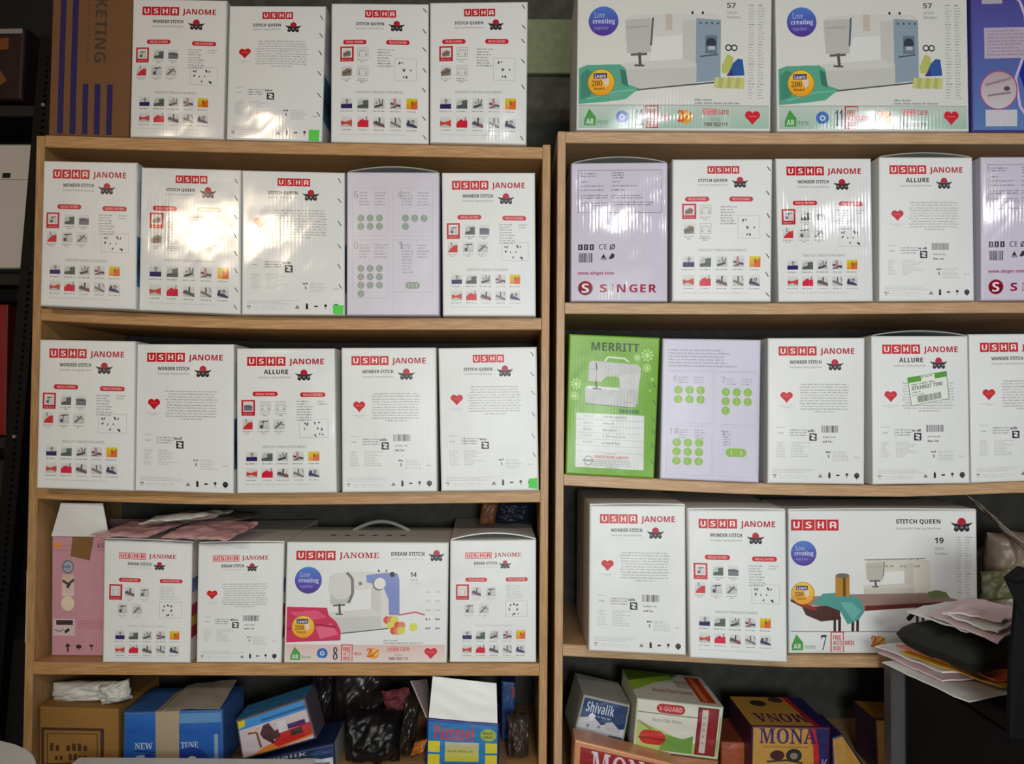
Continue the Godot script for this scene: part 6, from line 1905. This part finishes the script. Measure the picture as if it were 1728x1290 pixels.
	for k in 9: pts.append(g0.lerp(g1, k / 8.0) + Vector3(0, 0.016 * sin(PI * k / 8.0), -0.012 * sin(PI * k / 8.0)))
	tube(grip, pts, 0.004)
	obj("grip", grip.commit(), M.black, bag)
	var tops := [
		[[Vector3(0.689, 1.1505, 0.2239), Vector3(0.8546, 1.1505, 0.1215), Vector3(0.8885, 1.1505, 0.253), Vector3(0.7216, 1.1505, 0.3636)], M.paper, 0.004, "white sheet lowest in the pile on top of the black bag"],
		[[Vector3(0.6947, 1.16, 0.2834), Vector3(0.8366, 1.16, 0.1569), Vector3(0.8402, 1.16, 0.3371), Vector3(0.7157, 1.16, 0.4686)], M.paper_pink, 0.004, "faintly pink sheet in the pile on top of the black bag"],
		[[Vector3(0.7037, 1.169, 0.3227), Vector3(0.8148, 1.169, 0.2199), Vector3(0.8415, 1.169, 0.3349), Vector3(0.7283, 1.169, 0.4454)], M.paper, 0.005, "white sheet second from the top on the black bag"],
		[[Vector3(0.7002, 1.178, 0.3499), Vector3(0.7976, 1.178, 0.2532), Vector3(0.8429, 1.178, 0.3326), Vector3(0.7496, 1.178, 0.416)], M.paper_pink, 0.005, "topmost pinkish sheet of the pile on the black bag"],
	]
	for k in tops.size():
		var q: Array = tops[k][0]
		var c: Vector3 = (q[0] + q[1] + q[2] + q[3]) / 4.0
		var o := obj("paper_sheet", slab(q.map(func(p): return p - c), Vector3(0, 0.0014, 0), 0.002, tops[k][2], 31.0 + k * 5.0, 12), tops[k][1], self, c)
		tag(o, tops[k][3], "paper", "papers on the black bag")
	# black holdall standing at the right edge
	var hb := thing("black_holdall", "black bag with a peaked corner standing at the right edge on the table", "bag", Vector3(0.86, th, 0.57))
	var at := hb.position
	var f := [Vector3(0.6691, 1.2746, 0.57), Vector3(0.6844, 1.2699, 0.57), Vector3(0.6972, 1.2716, 0.57), Vector3(0.7552, 1.2704, 0.57), Vector3(0.7528, 1.0238, 0.57), Vector3(0.6711, 1.0232, 0.57), Vector3(0.6738, 1.1581, 0.57), Vector3(0.6807, 1.2219, 0.57), Vector3(0.6825, 1.2459, 0.57)]
	var hbst := begin()
	var bk := Vector3(0.07, 0, -0.09)
	var mid := Vector3.ZERO
	for k in f.size(): f[k].y = maxf(f[k].y, th + 0.001)
	for p in f: mid += p / f.size()
	for k in f.size():
		var a: Vector3 = f[k] - at
		var b: Vector3 = f[(k + 1) % f.size()] - at
		var m: Vector3 = mid - at
		var out := ((a + b) / 2.0 - m) * Vector3(1, 1, 0)
		var inn := Vector3(0, 0, 0.006)
		var a2 := a.lerp(m, 0.06) + inn
		var b2 := b.lerp(m, 0.06) + inn
		flat(hbst, a2, b2, m + inn * 2.0, a2, Vector3.BACK)
		flat(hbst, a, b, b2, a2, out + Vector3.BACK * 0.05)
		flat(hbst, a, b, b + bk, a + bk, out)
		flat(hbst, a + bk, b + bk, m + bk, a + bk, Vector3.FORWARD)
	obj("bag_body", hbst.commit(), mat(Color(0.04, 0.035, 0.045), 0.8, 0.25), hb)
